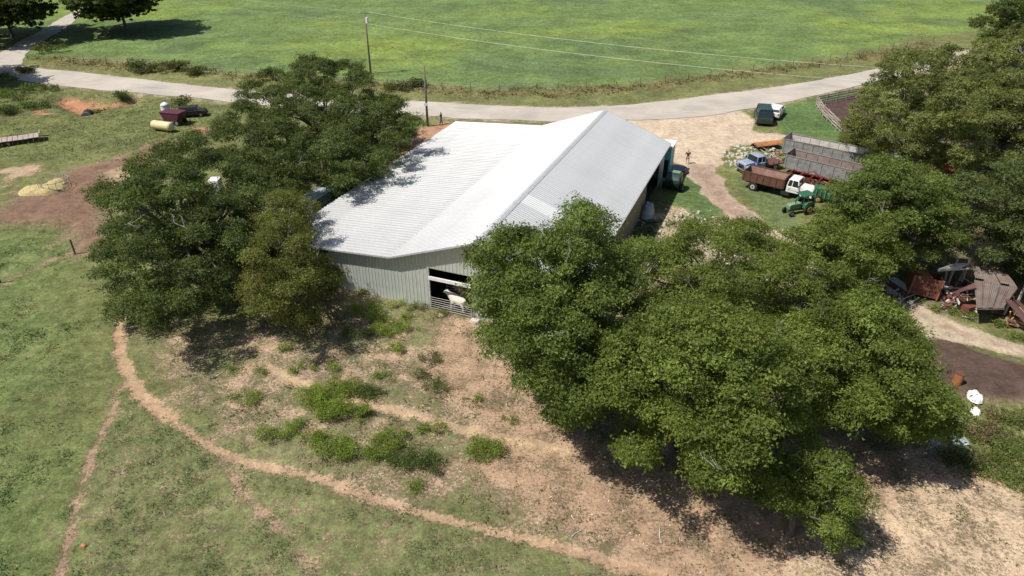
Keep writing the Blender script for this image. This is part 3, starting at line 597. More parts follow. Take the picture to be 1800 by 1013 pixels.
# ------------------------------------------------------------------ barn
AX = Vector((0.373, 0.928)).normalized(); NV = Vector((AX.y, -AX.x))      # along the ridge, across (to the right)
def B2(a, n): return AX * a + NV * n
def B3(a, n, z): p = B2(a, n); return Vector((p.x, p.y, z))
barn = thing("barn", "long galvanised metal barn with gabled roof, low side wing and open cattle bay", "barn", (B2(58, -24).x, B2(58, -24).y, 0))
BO = Vector(barn.location)
def bpt(a, n, z): return B3(a, n, z) - BO
A0, A1 = 40.45, 75.6; N_R, N_RIDGE, N_B, N_L = -11.3, -19.05, -26.5, -37.9
Z_R, Z_RIDGE, Z_B, Z_L = 4.15, 7.0, 4.35, 3.5
def roof_panel(n0, z0, n1, z1, w, thick=0.03, ribs=3, rh=0.045, tilt=0.0):
    """sheet from (n0,z0) high edge to (n1,z1) low edge, width w along the ridge (local +a)"""
    prof = []
    for k in range(ribs):
        c = (k + 0.5) * w / ribs
        prof += [(c - .07, 0), (c - .03, rh), (c + .03, rh), (c + .07, 0)]
    prof = [(0.0, 0)] + prof + [(w, 0)]
    b = MB(); vs = []
    for n, z in ((n0, z0), (n1, z1)):
        for a, h in prof: vs.append((*(AX * a + NV * n), z + h + tilt * (a - w / 2)))
    m = len(prof); fs = [(i, i + 1, m + i + 1, m + i) for i in range(m - 1)]
    k0 = len(vs)
    for n, z in ((n0, z0), (n1, z1)):
        for a in (0, w): vs.append((*(AX * a + NV * n), z - thick))
    fs += [(k0, k0 + 2, k0 + 3, k0 + 1), (0, m, k0 + 2, k0), (m - 1, k0 + 1, k0 + 3, 2 * m - 1), tuple(range(m - 1, -1, -1)) + (k0, k0 + 1), tuple(range(m, 2 * m)) + (k0 + 3, k0 + 2)]
    b.add(vs, fs); return b
PW = (A1 - A0) / 39
def lay(n0, z0, n1, z1, mt, special=(), skipto=0, ribs=3, rh=.045):
    me = roof_panel(n0, z0, n1, z1, PW - 0.006, ribs=ribs, rh=rh).me("roof_panel", mt)
    me2 = roof_panel(n0, z0, n1, z1, PW - 0.006).me("roof_panel", M_CLEAR)
    for k in range(39):
        if k < skipto: continue
        a = A0 + k * PW; p = B2(a, 0)
        if ribs == 2: mk = roof_panel(n0, z0, n1, z1, PW - 0.006, ribs=2, rh=rh, tilt=.022 * math.sin(k * 1.9) + random.uniform(-.008, .008)).me('roof_panel', M_CLEAR if k in special else mt)
        else: mk = me2 if k in special else me
        inst("roof_panel", mk, barn, (p.x - BO.x, p.y - BO.y, -BO.z + random.uniform(0, .006)))
lay(N_RIDGE + 0.02, Z_RIDGE, N_R, Z_R, M_ROOFR, (9, 10))
lay(N_RIDGE - 0.02, Z_RIDGE, N_B, Z_B, M_ROOF)
lay(N_B + .01, Z_B - 0.02, N_L, Z_L, M_ROOF, (37, 38), 5, 2, .06)
for k in range(5):        # sheets cut on the diagonal at the near corner
    a = A0 + k * PW; f = (N_L + 3.6) + (-3.6) * (k + 0.0) / 5; nn = f; zz = Z_B - .02 + (Z_L - Z_B + .02) * (N_B - nn) / (N_B - N_L)
    p = B2(a, 0); o = roof_panel(N_B + .01, Z_B - .02, nn, zz, PW - .006, ribs=2, rh=.06).build("roof_panel", M_ROOF, barn, loc=(p.x - BO.x, p.y - BO.y, -BO.z))
b = MB(); b.add([bpt(A0 - .02, N_RIDGE - .28, Z_RIDGE - .04), bpt(A0 - .02, N_RIDGE, Z_RIDGE + .07), bpt(A0 - .02, N_RIDGE + .28, Z_RIDGE - .04), bpt(A1 + .02, N_RIDGE - .28, Z_RIDGE - .04), bpt(A1 + .02, N_RIDGE, Z_RIDGE + .07), bpt(A1 + .02, N_RIDGE + .28, Z_RIDGE - .04)], [(0, 1, 4, 3), (1, 2, 5, 4), (0, 3, 5, 2), (0, 2, 1), (3, 4, 5)])
b.build("ridge_cap", M_TRIM, barn)
for (p, q) in ((bpt(A0 - .03, N_RIDGE, Z_RIDGE - .05), bpt(A0 - .03, N_R, Z_R - .06)), (bpt(A0 - .03, N_RIDGE, Z_RIDGE - .05), bpt(A0 - .03, N_B, Z_B - .06)),
               (bpt(A1 + .03, N_RIDGE, Z_RIDGE - .05), bpt(A1 + .03, N_R, Z_R - .06)), (bpt(A1 + .03, N_RIDGE, Z_RIDGE - .05), bpt(A1 + .03, N_B, Z_B - .06)),
               (bpt(A1 + .03, N_B, Z_B - .08), bpt(A1 + .03, N_L, Z_L - .06)), (bpt(A0 - .03, N_R + .03, Z_R - .07), bpt(A1 + .03, N_R + .03, Z_R - .07)), (bpt(A0 - .03, N_B, Z_B - .08), bpt(A0 - .03, N_L + 3.6, Z_L + .2))):
    MB().bar(p, q, 0.05, 0.14).build("roof_trim", M_TRIM, barn)
# walls of ribbed sheets
WA = 41.0
def wall_sheet(w, h0, h1, dirn, out):
    """local sheet: base at origin, runs along dirn (2D unit), height h0 at start, h1 at end, ribs towards out"""
    b = MB(); prof = [(0.0, 0.0)]
    for k in range(3):
        c = (k + 0.5) * w / 3; prof += [(c - .05, 0), (c - .025, .025), (c + .025, .025), (c + .05, 0)]
    prof.append((w, 0)); vs = []
    for x, o in prof:
        q = dirn * x + out * o; h = h0 + (h1 - h0) * x / w; vs += [(q.x, q.y, -.25), (q.x, q.y, h)]
    fs = [(2 * i, 2 * i + 2, 2 * i + 3, 2 * i + 1) for i in range(len(prof) - 1)]
    k = len(vs)
    for x in (0, w):
        q = dirn * x - out * .04; h = h0 + (h1 - h0) * x / w; vs += [(q.x, q.y, -.25), (q.x, q.y, h)]
    L = 2 * len(prof)
    fs += [(k, k + 1, k + 3, k + 2), (0, 1, k + 1, k), (L - 2, k + 2, k + 3, L - 1)]
    b.add(vs, fs); return b
def wall(a0, n0, a1, n1, zf, mt, out, zb=0.0, step=0.92):
    p0 = B2(a0, n0); p1 = B2(a1, n1); L = (p1 - p0).length; dirn = (p1 - p0).normalized(); k = max(1, round(L / step)); w = L / k
    for i in range(k):
        t0 = i / k; t1 = (i + 1) / k; h0 = zf(t0) - zb; h1 = zf(t1) - zb
        q = p0 + dirn * (i * w)
        o = wall_sheet(w - .006, h0, h1, dirn, out)
        if zb: o.v = [(x, y, z if z > -0.2 else 0.0) for x, y, z in o.v]
        o.build("wall_panel", mt, barn, loc=(q.x - BO.x, q.y - BO.y, zb - BO.z))
def zroof(n):
    if n > N_RIDGE: return Z_RIDGE + (Z_R - Z_RIDGE) * (n - N_RIDGE) / (N_R - N_RIDGE)
    if n > N_B: return Z_RIDGE + (Z_B - Z_RIDGE) * (n - N_RIDGE) / (N_B - N_RIDGE)
    return Z_B + (Z_L - Z_B) * (n - N_B) / (N_L - N_B)
OUTF = -AX
def zr(n0, n1, dz=-.05): return lambda t: zroof(n0 + (n1 - n0) * t) + dz
N_O0, N_O1 = -23.5, -19.7
wall(WA, -32.8, WA, N_B, zr(-32.8, N_B), M_WALL, OUTF)
wall(WA, N_B, WA, N_O0, lambda t: 3.75, M_WALL, OUTF)
wall(WA - .03, N_B, WA - .03, N_RIDGE, zr(N_B, N_RIDGE), M_WALL, OUTF, zb=3.72)      # gable over the bay
wall(WA - .03, N_RIDGE, WA - .03, N_R - .3, zr(N_RIDGE, N_R - .3), M_WALL, OUTF, zb=3.72)
wall(WA, N_O1, WA, N_R - .3, lambda t: 3.75, M_WALL, OUTF)
NRW = N_R - 0.45
wall(WA, NRW, 66.0, NRW, lambda t: Z_R - .05, M_WALLB, NV)                          # long side wall, open bay at the far end
wall(72.5, NRW, 75.2, NRW, lambda t: Z_R - .05, M_WALL, NV)
wall(75.2, NRW, 75.2, N_B, zr(NRW, N_B), M_WALL, AX)
wall(75.2, N_B, 75.2, N_L + .4, zr(N_B, N_L + .4), M_WALL, AX)
for a in (46, 51, 56, 61, 66, 71):
    MB().box(bpt(a, N_L + .35, 1.6), (.18, .18, 3.7)).build("post", M_WOODPOST, barn)
    MB().box(bpt(a, N_B, 2.0), (.2, .2, 4.5)).build("post", M_WOODPOST, barn)
for n in (-36.0, -34.2): MB().box(bpt(WA + (1.9 if n < -35 else .3), n, 1.6), (.16, .16, 3.8)).build("post", M_WOODPOST, barn)
MB().box(bpt(WA, N_O0, 1.8), (.14, .14, 4.0), rz=math.atan2(NV.y, NV.x)).build("door_post", M_TRIM, barn)
MB().box(bpt(WA, N_O1, 1.8), (.14, .14, 4.0), rz=math.atan2(NV.y, NV.x)).build("door_post", M_TRIM, barn)
MB().bar(bpt(WA - .05, N_O0, 2.85), bpt(WA - .05, N_O1, 2.85), .12, .28).build("cross_beam", M_WHITEM, barn)
# inner floor, one dark colour all over
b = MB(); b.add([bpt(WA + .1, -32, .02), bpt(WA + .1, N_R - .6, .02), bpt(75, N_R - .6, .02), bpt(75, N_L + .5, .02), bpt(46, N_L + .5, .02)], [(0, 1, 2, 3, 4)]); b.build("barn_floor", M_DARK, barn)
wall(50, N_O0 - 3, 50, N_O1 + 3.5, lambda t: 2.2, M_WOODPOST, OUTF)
# gate across the bay
gp = B2(WA - .18, N_O0 + .1); gate = thing("gate", "white tube cattle gate across the open bay of the barn", "gate", (gp.x, gp.y, 0), math.atan2(NV.y, NV.x))
gw = N_O1 - N_O0 - .2
for x in (0, gw / 2, gw): MB().tube([(x, 0, .1), (x, 0, 1.3)], .022).build("upright", M_GREYL, gate)
for k in range(6): MB().tube([(0, 0, .2 + k * .2), (gw, 0, .2 + k * .2)], .018).build("bar", M_GREYL, gate)
gp = B2(WA + 2.3, N_O0 + .3); gate = thing("gate", "inner grey pen panel behind the cattle gate", "gate", (gp.x, gp.y, 0), math.atan2(NV.y, NV.x) + .05)
for x in (0, 1.3, 2.6): MB().tube([(x, 0, 0), (x, 0, 1.4)], .028).build("upright", M_GREYL, gate)
for k in range(5): MB().tube([(0, 0, .35 + k * .24), (2.6, 0, .35 + k * .24)], .024).build("bar", M_GREYL, gate)

# ------------------------------------------------------------------ bodies grown from a skeleton
def skin_mesh(name, joints, edges, rads, matl, parent, sub=1, smooth=True):
    me = bpy.data.meshes.new(name); me.from_pydata(joints, edges, []); me.materials.append(matl)
    o = bpy.data.objects.new(name, me); COL.objects.link(o); o.parent = parent
    o.modifiers.new("skin", 'SKIN').use_smooth_shade = True
    if not me.skin_vertices: me.skin_vertices.new(name="")
    for i, r in enumerate(rads):
        me.skin_vertices[0].data[i].radius = r if hasattr(r, '__len__') else (r, r)
    me.skin_vertices[0].data[0].use_root = True
    s = o.modifiers.new("sub", 'SUBSURF'); s.levels = sub; s.render_levels = sub
    return o
def person(label, loc, rz, legs, short=True, arms=((.25, .05), (-.15, .08))):
    t = thing("person", label, "person", loc, rz, "people on the yard")
    # pelvis root, x = side, y = forward
    J = [(0, 0, .95), (0, 0, 1.15), (0, 0.01, 1.38), (0, 0.01, 1.5), (0, 0.03, 1.6), (0, 0.03, 1.72)]; E = [(0, 1), (1, 2), (2, 3), (3, 4), (4, 5)]; Rr = [(.15, .11), (.14, .1), (.17, .11), (.06, .06), (.085, .095), (.06, .07)]
    for s, st in ((-1, .16), (1, -.18)):
        k = len(J); J += [(s * .1, 0, .88), (s * .11, st * .5 + .04, .5), (s * .11, st, .1), (s * .12, st + .16, .04)]
        E += [(0, k), (k, k + 1), (k + 1, k + 2), (k + 2, k + 3)]; Rr += [.095, .06, .04, (.045, .035)]
    for s, (fw, out) in ((-1, arms[0]), (1, arms[1])):
        k = len(J); J += [(s * .2, 0, 1.42), (s * (.24 + out * .5), fw * .3, 1.17), (s * (.25 + out), fw, 1.0 + abs(fw) * .4), (s * (.25 + out), fw + .08, .96 + abs(fw) * .42)]
        E += [(2, k), (k, k + 1), (k + 1, k + 2), (k + 2, k + 3)]; Rr += [.06, .045, .033, .035]
    skin_mesh("body", J, E, Rr, M_SKIN, t)
    skin_mesh("shirt", [J[0], J[1], J[2], (-.22, 0, 1.42), (-.25, .05, 1.25), (.22, 0, 1.42), (.25, .03, 1.25)], [(0, 1), (1, 2), (2, 3), (3, 4), (2, 5), (5, 6)], [(.17, .13), (.165, .125), (.19, .13), .08, .07, .08, .07], M_SHIRT, t)
    h = .55 if short else .12
    skin_mesh("shorts" if short else "trousers", [(0, 0, .98), (-.1, 0, .86), (-.11, .1, h), (.1, 0, .86), (.11, -.06, h)], [(0, 1), (1, 2), (0, 3), (3, 4)], [(.17, .13), .12, .085 if short else .06, .12, .085 if short else .06], legs, t)
    skin_mesh("hair", [(0, 0.0, 1.66), (0, 0.01, 1.75)], [(0, 1)], [(.09, .09), (.075, .08)], M_HAIR, t)
    return t
person("person in dark shirt and khaki shorts walking on the open gravel yard", P3(1207.5, 288.7), R(170), M_SHORT)
person("person in black top and pale trousers reaching out beside the roadside pole", P3(776, 219), R(75), M_JEAN, False, ((.55, .05), (.5, .05)))
def cow(label, a, n, rz, hide):
    p = B2(a, n); t = thing("cow", label, "cow", (p.x, p.y, 0.03), rz, "cattle in the open bay")
    J = [(-.55, 0, 1.08), (0, 0, 1.02), (.5, 0, 1.05), (.85, 0, 1.2), (1.1, 0, 1.38), (1.3, 0, 1.3), (1.5, 0, 1.14), (-.75, 0, 1.12), (-.84, 0, .8), (-.84, 0, .45)]
    E = [(0, 1), (1, 2), (2, 3), (3, 4), (4, 5), (5, 6), (0, 7), (7, 8), (8, 9)]; Rr = [(.29, .3), (.33, .36), (.29, .33), (.17, .22), (.13, .15), (.12, .13), (.075, .08), (.14, .14), .03, .035]
    for s in (-1, 1):
        k = len(J); J += [(.5, s * .2, .75), (.52, s * .2, .42), (.5, s * .2, .06)]; E += [(2, k), (k, k + 1), (k + 1, k + 2)]; Rr += [.13, .07, .06]
        k = len(J); J += [(-.55, s * .2, .78), (-.72, s * .2, .45), (-.66, s * .2, .06)]; E += [(0, k), (k, k + 1), (k + 1, k + 2)]; Rr += [.16, .075, .06]
        k = len(J); J += [(1.15, s * .2, 1.4)]; E += [(4, k)]; Rr += [.04]
    skin_mesh("body", J, E, Rr, hide, t); return t
cow("white cow standing broadside just inside the barn gate", WA + .5, -21.3, math.atan2(-NV.y, -NV.x) - .25, M_COW)
cow("tan cow behind the white one in the barn bay", WA + 1.6, -20.9, math.atan2(-NV.y, -NV.x) - .1, M_COWT)

# ------------------------------------------------------------------ vehicles (x forward, y left, z up)
def wheel(parent, x, y, r, w, rim=M_RIM, name="wheel", fr=.55):
    s = 1 if y > 0 else -1
    o = MB().tube([(0, -w / 2, 0), (0, -w / 2 * .8, 0), (0, w / 2 * .8, 0), (0, w / 2, 0)], [r * .9, r, r, r * .9], 20).build(name, M_TYRE, parent, loc=(x, y, r))
    MB().tube([(0, s * w * .36, 0), (0, s * w * .53, 0)], [r * fr, r * fr * .9], 14).build("rim", rim, o)
    MB().tube([(0, s * w * .5, 0), (0, s * (w * .5 + .05), 0)], [r * .17, r * .14], 8).build("hub", M_BLACK if rim is not M_BLACK else M_RIM, o)
    return o
def head_rz(p, q): a = G(*p); b = G(*q); return math.atan2(b[1] - a[1], b[0] - a[0])
def mid(p, q): a = G(*p); b = G(*q); return ((a[0] + b[0]) / 2, (a[1] + b[1]) / 2)
def place(p, q, z=0.0):
    c = mid(p, q); return (c[0], c[1], hz(*c) + z), head_rz(p, q)
# cab with bonnet; hood length hl, width w
def cab(t, x, w, z0, paint, roof=None, hl=1.2, ch=1.25, cl=1.5, hh=.75, glass=M_GLASS):
    b = MB()
    b.prism([(x - cl / 2, z0), (x + cl / 2, z0), (x + cl / 2, z0 + .62), (x + cl / 2 - .12, z0 + .66), (x - cl / 2, z0 + .66)], -w / 2, w / 2)
    b.build("cab", paint, t, bevel=.05)
    g = MB(); g.box((x - .04, 0, z0 + .66 + (ch - .66) / 2), (cl * .9, w * .9, ch - .66), taper=(.8, .9)); g.build("window", glass, t)
    for sx, sy in ((-1, -1), (-1, 1), (1, -1), (1, 1)):
        MB().bar((x - .04 + sx * cl * .45, sy * w * .455, z0 + .64), (x - .04 + sx * cl * .36, sy * w * .41, z0 + ch + .01), .09).build("pillar", paint, t)
    for sy in (-1, 1): MB().bar((x - .04 - .1, sy * w * .46, z0 + .64), (x - .04 - .08, sy * w * .415, z0 + ch), .07).build("pillar", paint, t)
    MB().box((x - .06, 0, z0 + ch + .05), (cl * .8, w * .88, .11), taper=(.85, .88)).build("cab_roof", roof or paint, t, bevel=.04)
    xb = x + cl / 2
    b = MB(); b.prism([(xb, z0 + .1), (xb + hl, z0 + .1), (xb + hl, z0 + hh * .75), (xb + hl * .85, z0 + hh * .88), (xb, z0 + hh * .95)], -w * .36, w * .36); b.build("bonnet", roof if roof and paint is M_BLUE else paint, t, bevel=.07)
    for sy in (-1, 1):
        b = MB(); b.prism([(xb + hl * .08, z0 - .1), (xb + hl * .15, z0 + .3), (xb + hl * .4, z0 + .5), (xb + hl * .8, z0 + .48), (xb + hl * 1.02, z0 + .3), (xb + hl * 1.04, z0 - .1), (xb + hl * .9, z0 - .1), (xb + hl * .8, z0 + .25), (xb + hl * .4, z0 + .27), (xb + hl * .25, z0 - .1)], sy * w * .34, sy * w * .52)
        b.build("fender", paint, t, bevel=.03)
        MB().tube([(xb + hl * 1.0, sy * w * .42, z0 + .3), (xb + hl * 1.07, sy * w * .42, z0 + .3)], [.11, .1], 12).build("headlight", M_CHROME, t)
        MB().box((x + cl * .42, sy * (w * .5 + .14), z0 + .85), (.06, .18, .26)).build("mirror", M_BLACK, t)
        MB().box((x - .02, sy * (w / 2 + .008), z0 + .3), (.02 + cl * .7, .014, .02)).build("door_line", M_BLACK, t)
        MB().box((x - cl * .25, sy * (w / 2 + .02), z0 + .5), (.14, .03, .035)).build("door_handle", M_CHROME, t)
    MB().box((xb + hl + .012, 0, z0 + .3), (.03, w * .5, .34)).build("grille", M_BLACK, t)
    MB().box((xb + hl + .1, 0, z0 - .06), (.12, w * .98, .18)).build("bumper", M_CHROME, t, bevel=.02)
def chassis(t, x0, x1, z):
    b = MB();
    for sy in (-.42, .42): b.bar((x0, sy, z), (x1, sy, z), .09, .2)
    for k in range(5): b.bar((x0 + (x1 - x0) * (k + .1) / 4.3, -.42, z), (x0 + (x1 - x0) * (k + .1) / 4.3, .42, z), .08, .14)
    b.build("chassis", M_BLACK, t)
# dump truck
loc, rz = place((1336, 336), (1410, 353))
loc = (loc[0] + .1, loc[1] + .9, loc[2])
t = thing("dump_truck", "white cab dump truck with long rusty brown bed, parked on the grass", "truck", loc, rz - .03, "old trucks in the scrap yard")
chassis(t, -3.6, 3.4, .72)
cab(t, 1.55, 1.95, .75, M_WHITE, None, 1.35, 1.35, 1.35, .85)
bed0, bed1, bw, bz0, bz1 = -3.9, .65, 2.35, 1.05, 2.0
MB().box(((bed0 + bed1) / 2, 0, bz0), (bed1 - bed0, bw, .1)).build("bed_floor", M_RUSTIN, t)
for sy in (-1, 1):
    o = MB().box(((bed0 + bed1) / 2, sy * bw / 2, (bz0 + bz1) / 2), (bed1 - bed0, .06, bz1 - bz0)).build("bed_side", M_RUSTIN if sy > 0 else M_RUST, t)
    for k in range(7): MB().box((bed0 + .15 + k * (bed1 - bed0 - .3) / 6, sy * (bw / 2 + .06), (bz0 + bz1) / 2), (.08, .06, bz1 - bz0)).build("stake", M_RUST, o)
    MB().box(((bed0 + bed1) / 2, sy * bw / 2, bz1 + .04), (bed1 - bed0, .12, .08)).build("top_rail", M_RUST, o)
MB().box((bed0, 0, (bz0 + bz1) / 2), (.06, bw, bz1 - bz0)).build("tailgate", M_RUST, t)
MB().box((bed1, 0, (bz0 + bz1) / 2 + .1), (.06, bw, bz1 - bz0 + .25)).build("bed_front", M_RUST, t)
MB().box(((bed0 + bed1) / 2, 0, .82), (bed1 - bed0 - .2, .9, .3)).build("hoist", M_BLACK, t)
for x in (-2.6,):
    for sy in (-1, 1): wheel(t, x, sy * .98, .5, .4, M_RIM)
for sy in (-1, 1): wheel(t, 2.95, sy * .9, .48, .26, M_RIM)
MB().box((.9, 1.05, .62), (.9, .3, .35)).build("fuel_tank", M_BLACK, t)
MB().box((.9, -1.05, .62), (.9, .3, .35)).build("fuel_tank", M_BLACK, t)
# blue truck
loc, rz = place((1372, 298), (1306, 310))
t = thing("blue_truck", "old faded blue truck with grey roof facing the gravel yard", "truck", (loc[0], loc[1] + 1.0, loc[2]), rz, "old trucks in the scrap yard")
chassis(t, -2.8, 2.6, .6)
cab(t, .75, 1.9, .62, M_BLUE, M_BLUER, 1.35, 1.3, 1.4, .8)
MB().box((-1.45, 0, .78), (2.7, 1.9, .1)).build("flat_bed", M_RUST, t)
MB().box((-.15, 0, 1.2), (.08, 1.8, .8)).build("head_board", M_RUST, t)
for k in range(4): MB().box((-2.6 + k * .75, .9, .98), (.07, .07, .4)).build("stake", M_RUST, t)
for sy in (-1, 1): wheel(t, 2.15, sy * .85, .42, .24); wheel(t, -1.5, sy * .85, .42, .24)
# open-top trailers
def trailer(label, p, q, L, w, h, z0, outer, inner, ribs, wheels=True):
    a = G(*p); rz = head_rz(p, q); t = thing("trailer", label, "trailer", (a[0], a[1], hz(*a)), rz, "open topped trailers in the scrap yard")
    MB().box((L / 2, w / 2, z0), (L, w, .12)).build("deck", inner, t)
    for y, nm in ((0, "side_wall"), (w, "side_wall")):
        MB().box((L / 2, y, z0 + h / 2 + .06), (L, .06, h)).build(nm, outer if y == 0 else inner, t)
        MB().box((L / 2, y, z0 + h + .1), (L, .13, .09)).build("top_rail", M_PLYW, t)
        for k in range(ribs):
            yy = y - .06 if y == 0 else y - .06
            MB().box((.1 + k * (L - .2) / (ribs - 1), yy, z0 + h / 2 + .06), (.09, .06, h)).build("rib", outer if y == 0 else inner, t)
    MB().box((0, w / 2, z0 + h / 2 + .2), (.07, w + .1, h + .3)).build("end_wall", outer, t)
    MB().box((L, w / 2, z0 + h / 2), (.07, w + .1, h)).build("end_wall", outer, t)
    b = MB(); b.bar((0, w * .3, z0 - .16), (L, w * .3, z0 - .16), .1, .25); b.bar((0, w * .7, z0 - .16), (L, w * .7, z0 - .16), .1, .25); b.build("chassis", M_BLACK, t)
    if wheels:
        for x in (L * .8, L * .8 + 1.1):
            for y in (.15, w - .15): wheel(t, x, y if y > .5 else -.0 + .12, .48, .3, M_BLACK)
        for y in (.5, w - .5): MB().bar((1.2, y, 0), (1.2, y, z0 - .25), .12).build("landing_leg", M_RUST, t)
    return t
trailer("long grey trailer with pale corrugated inner wall, the farther one", (1372, 276), (1512, 306), 17.0, 2.6, 1.5, .75, M_GREY, M_GREYL, 16)
trailer("shorter grey trailer with brown plywood inside, beside the brown dump bed", (1376, 303), (1478, 328), 9.5, 2.5, 1.45, .65, M_GREY, M_PLYW, 8)
# green tractor
loc, rz = place((1424, 370), (1382, 378))
t = thing("tractor", "green tractor with flat green canopy beside the white cab truck", "tractor", loc, rz); t.scale = (.86, .86, .86)
b = MB(); b.prism([(.1, .75), (1.75, .75), (1.8, 1.25), (1.6, 1.38), (.1, 1.42)], -.32, .32); b.build("bonnet", M_GREENP, t, bevel=.05)
MB().box((.8, 0, .68), (1.9, .4, .4)).build("engine", M_GREEN, t); MB().box((-.45, 0, .85), (1.1, .5, .5)).build("gearbox", M_GREEN, t)
MB().box((-.5, 0, 1.3), (.5, .5, .12)).build("seat", M_BLACK, t, bevel=.03); MB().box((-.75, 0, 1.52), (.1, .5, .4)).build("seat_back", M_BLACK, t, bevel=.03)
for sy in (-1, 1):
    MB().prism([(-1.35, .9), (-1.3, 1.4), (-.9, 1.65), (-.3, 1.62), (.05, 1.3), (.1, .9), (-.05, 1.2), (-.4, 1.5), (-.9, 1.5), (-1.2, 1.3)], sy * .5, sy * .95).build("fender", M_GREEN, t)
    wheel(t, -.65, sy * .82, .72, .42, M_YEL); wheel(t, 1.55, sy * .62, .38, .24, M_RIM)
    MB().bar((-1.1, sy * .5, 1.4), (-1.1, sy * .5, 2.35), .07).build("canopy_post", M_GREEN, t); MB().bar((-.0, sy * .5, 1.4), (-.0, sy * .5, 2.35), .07).build("canopy_post", M_GREEN, t)
MB().box((-.55, 0, 2.38), (1.7, 1.5, .08)).build("canopy", M_GREEN, t, bevel=.02)
MB().tube([(.9, .15, 1.4), (.9, .15, 2.0)], .045).build("exhaust_pipe", M_BLACK, t)
MB().tube([(-.1, 0, 1.35), (-.25, 0, 1.62)], .025).build("steering_column", M_BLACK, t)
MB().tube([(-.25 + .03 * math.sin(k), .2 * math.cos(k), 1.64 + .18 * math.sin(k) * .6) for k in [2 * math.pi * i / 12 for i in range(13)]], .02, 6).build("steering_wheel", M_BLACK, t)
# small green machine on the far side of the tractor
loc, rz = place((1430, 352), (1462, 356))
t = thing("harvester_header", "green painted farm header with pale ribs in front of the white bonnet", "farm machine", loc, rz)
MB().prism([(-1.2, .5), (1.1, .4), (1.2, 1.0), (.6, 1.5), (-1.1, 1.55)], -.6, .6).build("hood", M_GREEN, t, bevel=.05)
for k in range(5): MB().box((-.9 + k * .45, -.66, .9), (.08, .1, .9)).build("rib", M_GREENP, t)
for sy in (-1, 1): wheel(t, -.6, sy * .75, .4, .25, M_YEL)
# red implement behind the dump truck
loc, rz = place((1400, 318), (1452, 332))
t = thing("disc_harrow", "dark red farm implement with bare frame behind the dump truck", "farm machine", (loc[0], loc[1] + .6, loc[2]), rz)
for y in (-.7, .7): MB().bar((-2.2, y, .75), (2.2, y, .75), .12).build("frame_bar", M_RED, t)
for x in (-2.2, -1, .2, 1.2, 2.2): MB().bar((x, -.9, .82), (x, .9, .82), .1).build("cross_bar", M_RED, t)
for k in range(9): MB().tube([(-2.0 + k * .5, -.75, .4), (-1.98 + k * .5, -.72, .4)], .38, 14).build("disc", M_RUST, t)
MB().bar((-2.0, -.73, .4), (2.1, -.73, .4), .06).build("axle", M_RUST, t)
for sy in (-1, 1): wheel(t, 0, sy * 1.0, .36, .22, M_RED)
MB().bar((2.2, 0, .8), (3.2, 0, .9), .1).build("drawbar", M_RED, t); MB().bar((-.8, 0, .85), (.2, 0, 1.5), .08).build("mast", M_RED, t); MB().bar((1.2, 0, .85), (.2, 0, 1.5), .08).build("mast", M_RED, t)
# rusty orange hulk
loc, rz = place((1325, 264), (1372, 258))
t = thing("scraper", "rusty orange curved scraper lying by the end of the trailers", "scrap", loc, rz)
prof = [(.9 * math.cos(a) , .15 + .8 * math.sin(a)) for a in [R(10 + k * 16) for k in range(9)]]; prof += [(p[0] * .9, p[1] * .9) for p in prof[::-1]]
MB().prism(prof, -2.0, 1.8, axis='x').build("blade", M_RUSTO, t)
for x in (-1.6, 0, 1.5): MB().bar((x, -.8, .3), (x, .9, .3), .1).build("arm", M_RUST, t)
# dark green van and white pickup by the road
def van(label, loc, rz, L, w, h, paint, name="van", cat="van", low=.35):
    t = thing(name, label, cat, loc, rz, None)
    b = MB(); b.prism([(-L / 2, low), (L / 2, low), (L / 2, low + .55), (L / 2 - .15, low + .68), (L / 2 - .95, low + .75), (L / 2 - 1.0, low + .78), (-L / 2 + .05, low + .78), (-L / 2, low + .6)], -w / 2, w / 2); b.build("body", paint, t, bevel=.08)
    MB().box((-.45, 0, low + .78 + (h - low - .9) / 2), (L - 1.2, w * .93, h - low - .9), taper=(.82, .84)).build("window_band", M_GLASS, t)
    MB().box((-.5, 0, h - .09), (L - 1.65, w * .82, .12), taper=(.93, .93)).build("roof", paint, t, bevel=.04)
    for x in (-L / 2 + .28, -L / 2 + 1.35, .35, 1.0):
        for sy in (-1, 1): MB().bar((x, sy * w * .465, low + .76), (x + (.12 if x < 0 else -.2), sy * w * .4, h - .1), .09).build("pillar", paint, t)
    for sy in (-1, 1):
        for x in (-L / 2 + .85, L / 2 - .85): wheel(t, x, sy * (w / 2 - .08), .34, .22, M_RIM)
        MB().box((L / 2 + .005, sy * w * .36, low + .42), (.04, .3, .15)).build("headlight", M_CHROME, t)
        MB().box((-L / 2 - .005, sy * w * .42, low + .55), (.04, .12, .3)).build("tail_light", M_RED, t)
    for s in (-1, 1): MB().box((s * (L / 2 + .06), 0, low + .1), (.12, w * .96, .2)).build("bumper", M_BLACK, t, bevel=.03)
    return t
x, y, z = P3(1343, 218); van("dark green boxy van with black windows at the yard's road edge", (x + .2, y + 1.4, z), R(78), 4.7, 2.15, 2.3, M_DGREEN)
x, y, z = P3(1362, 205); van("white pickup or car half hidden behind the dark green van", (x + .1, y + .2, z), R(60), 4.3, 1.8, 1.55, M_WHITE, "white_car", "car", .3)
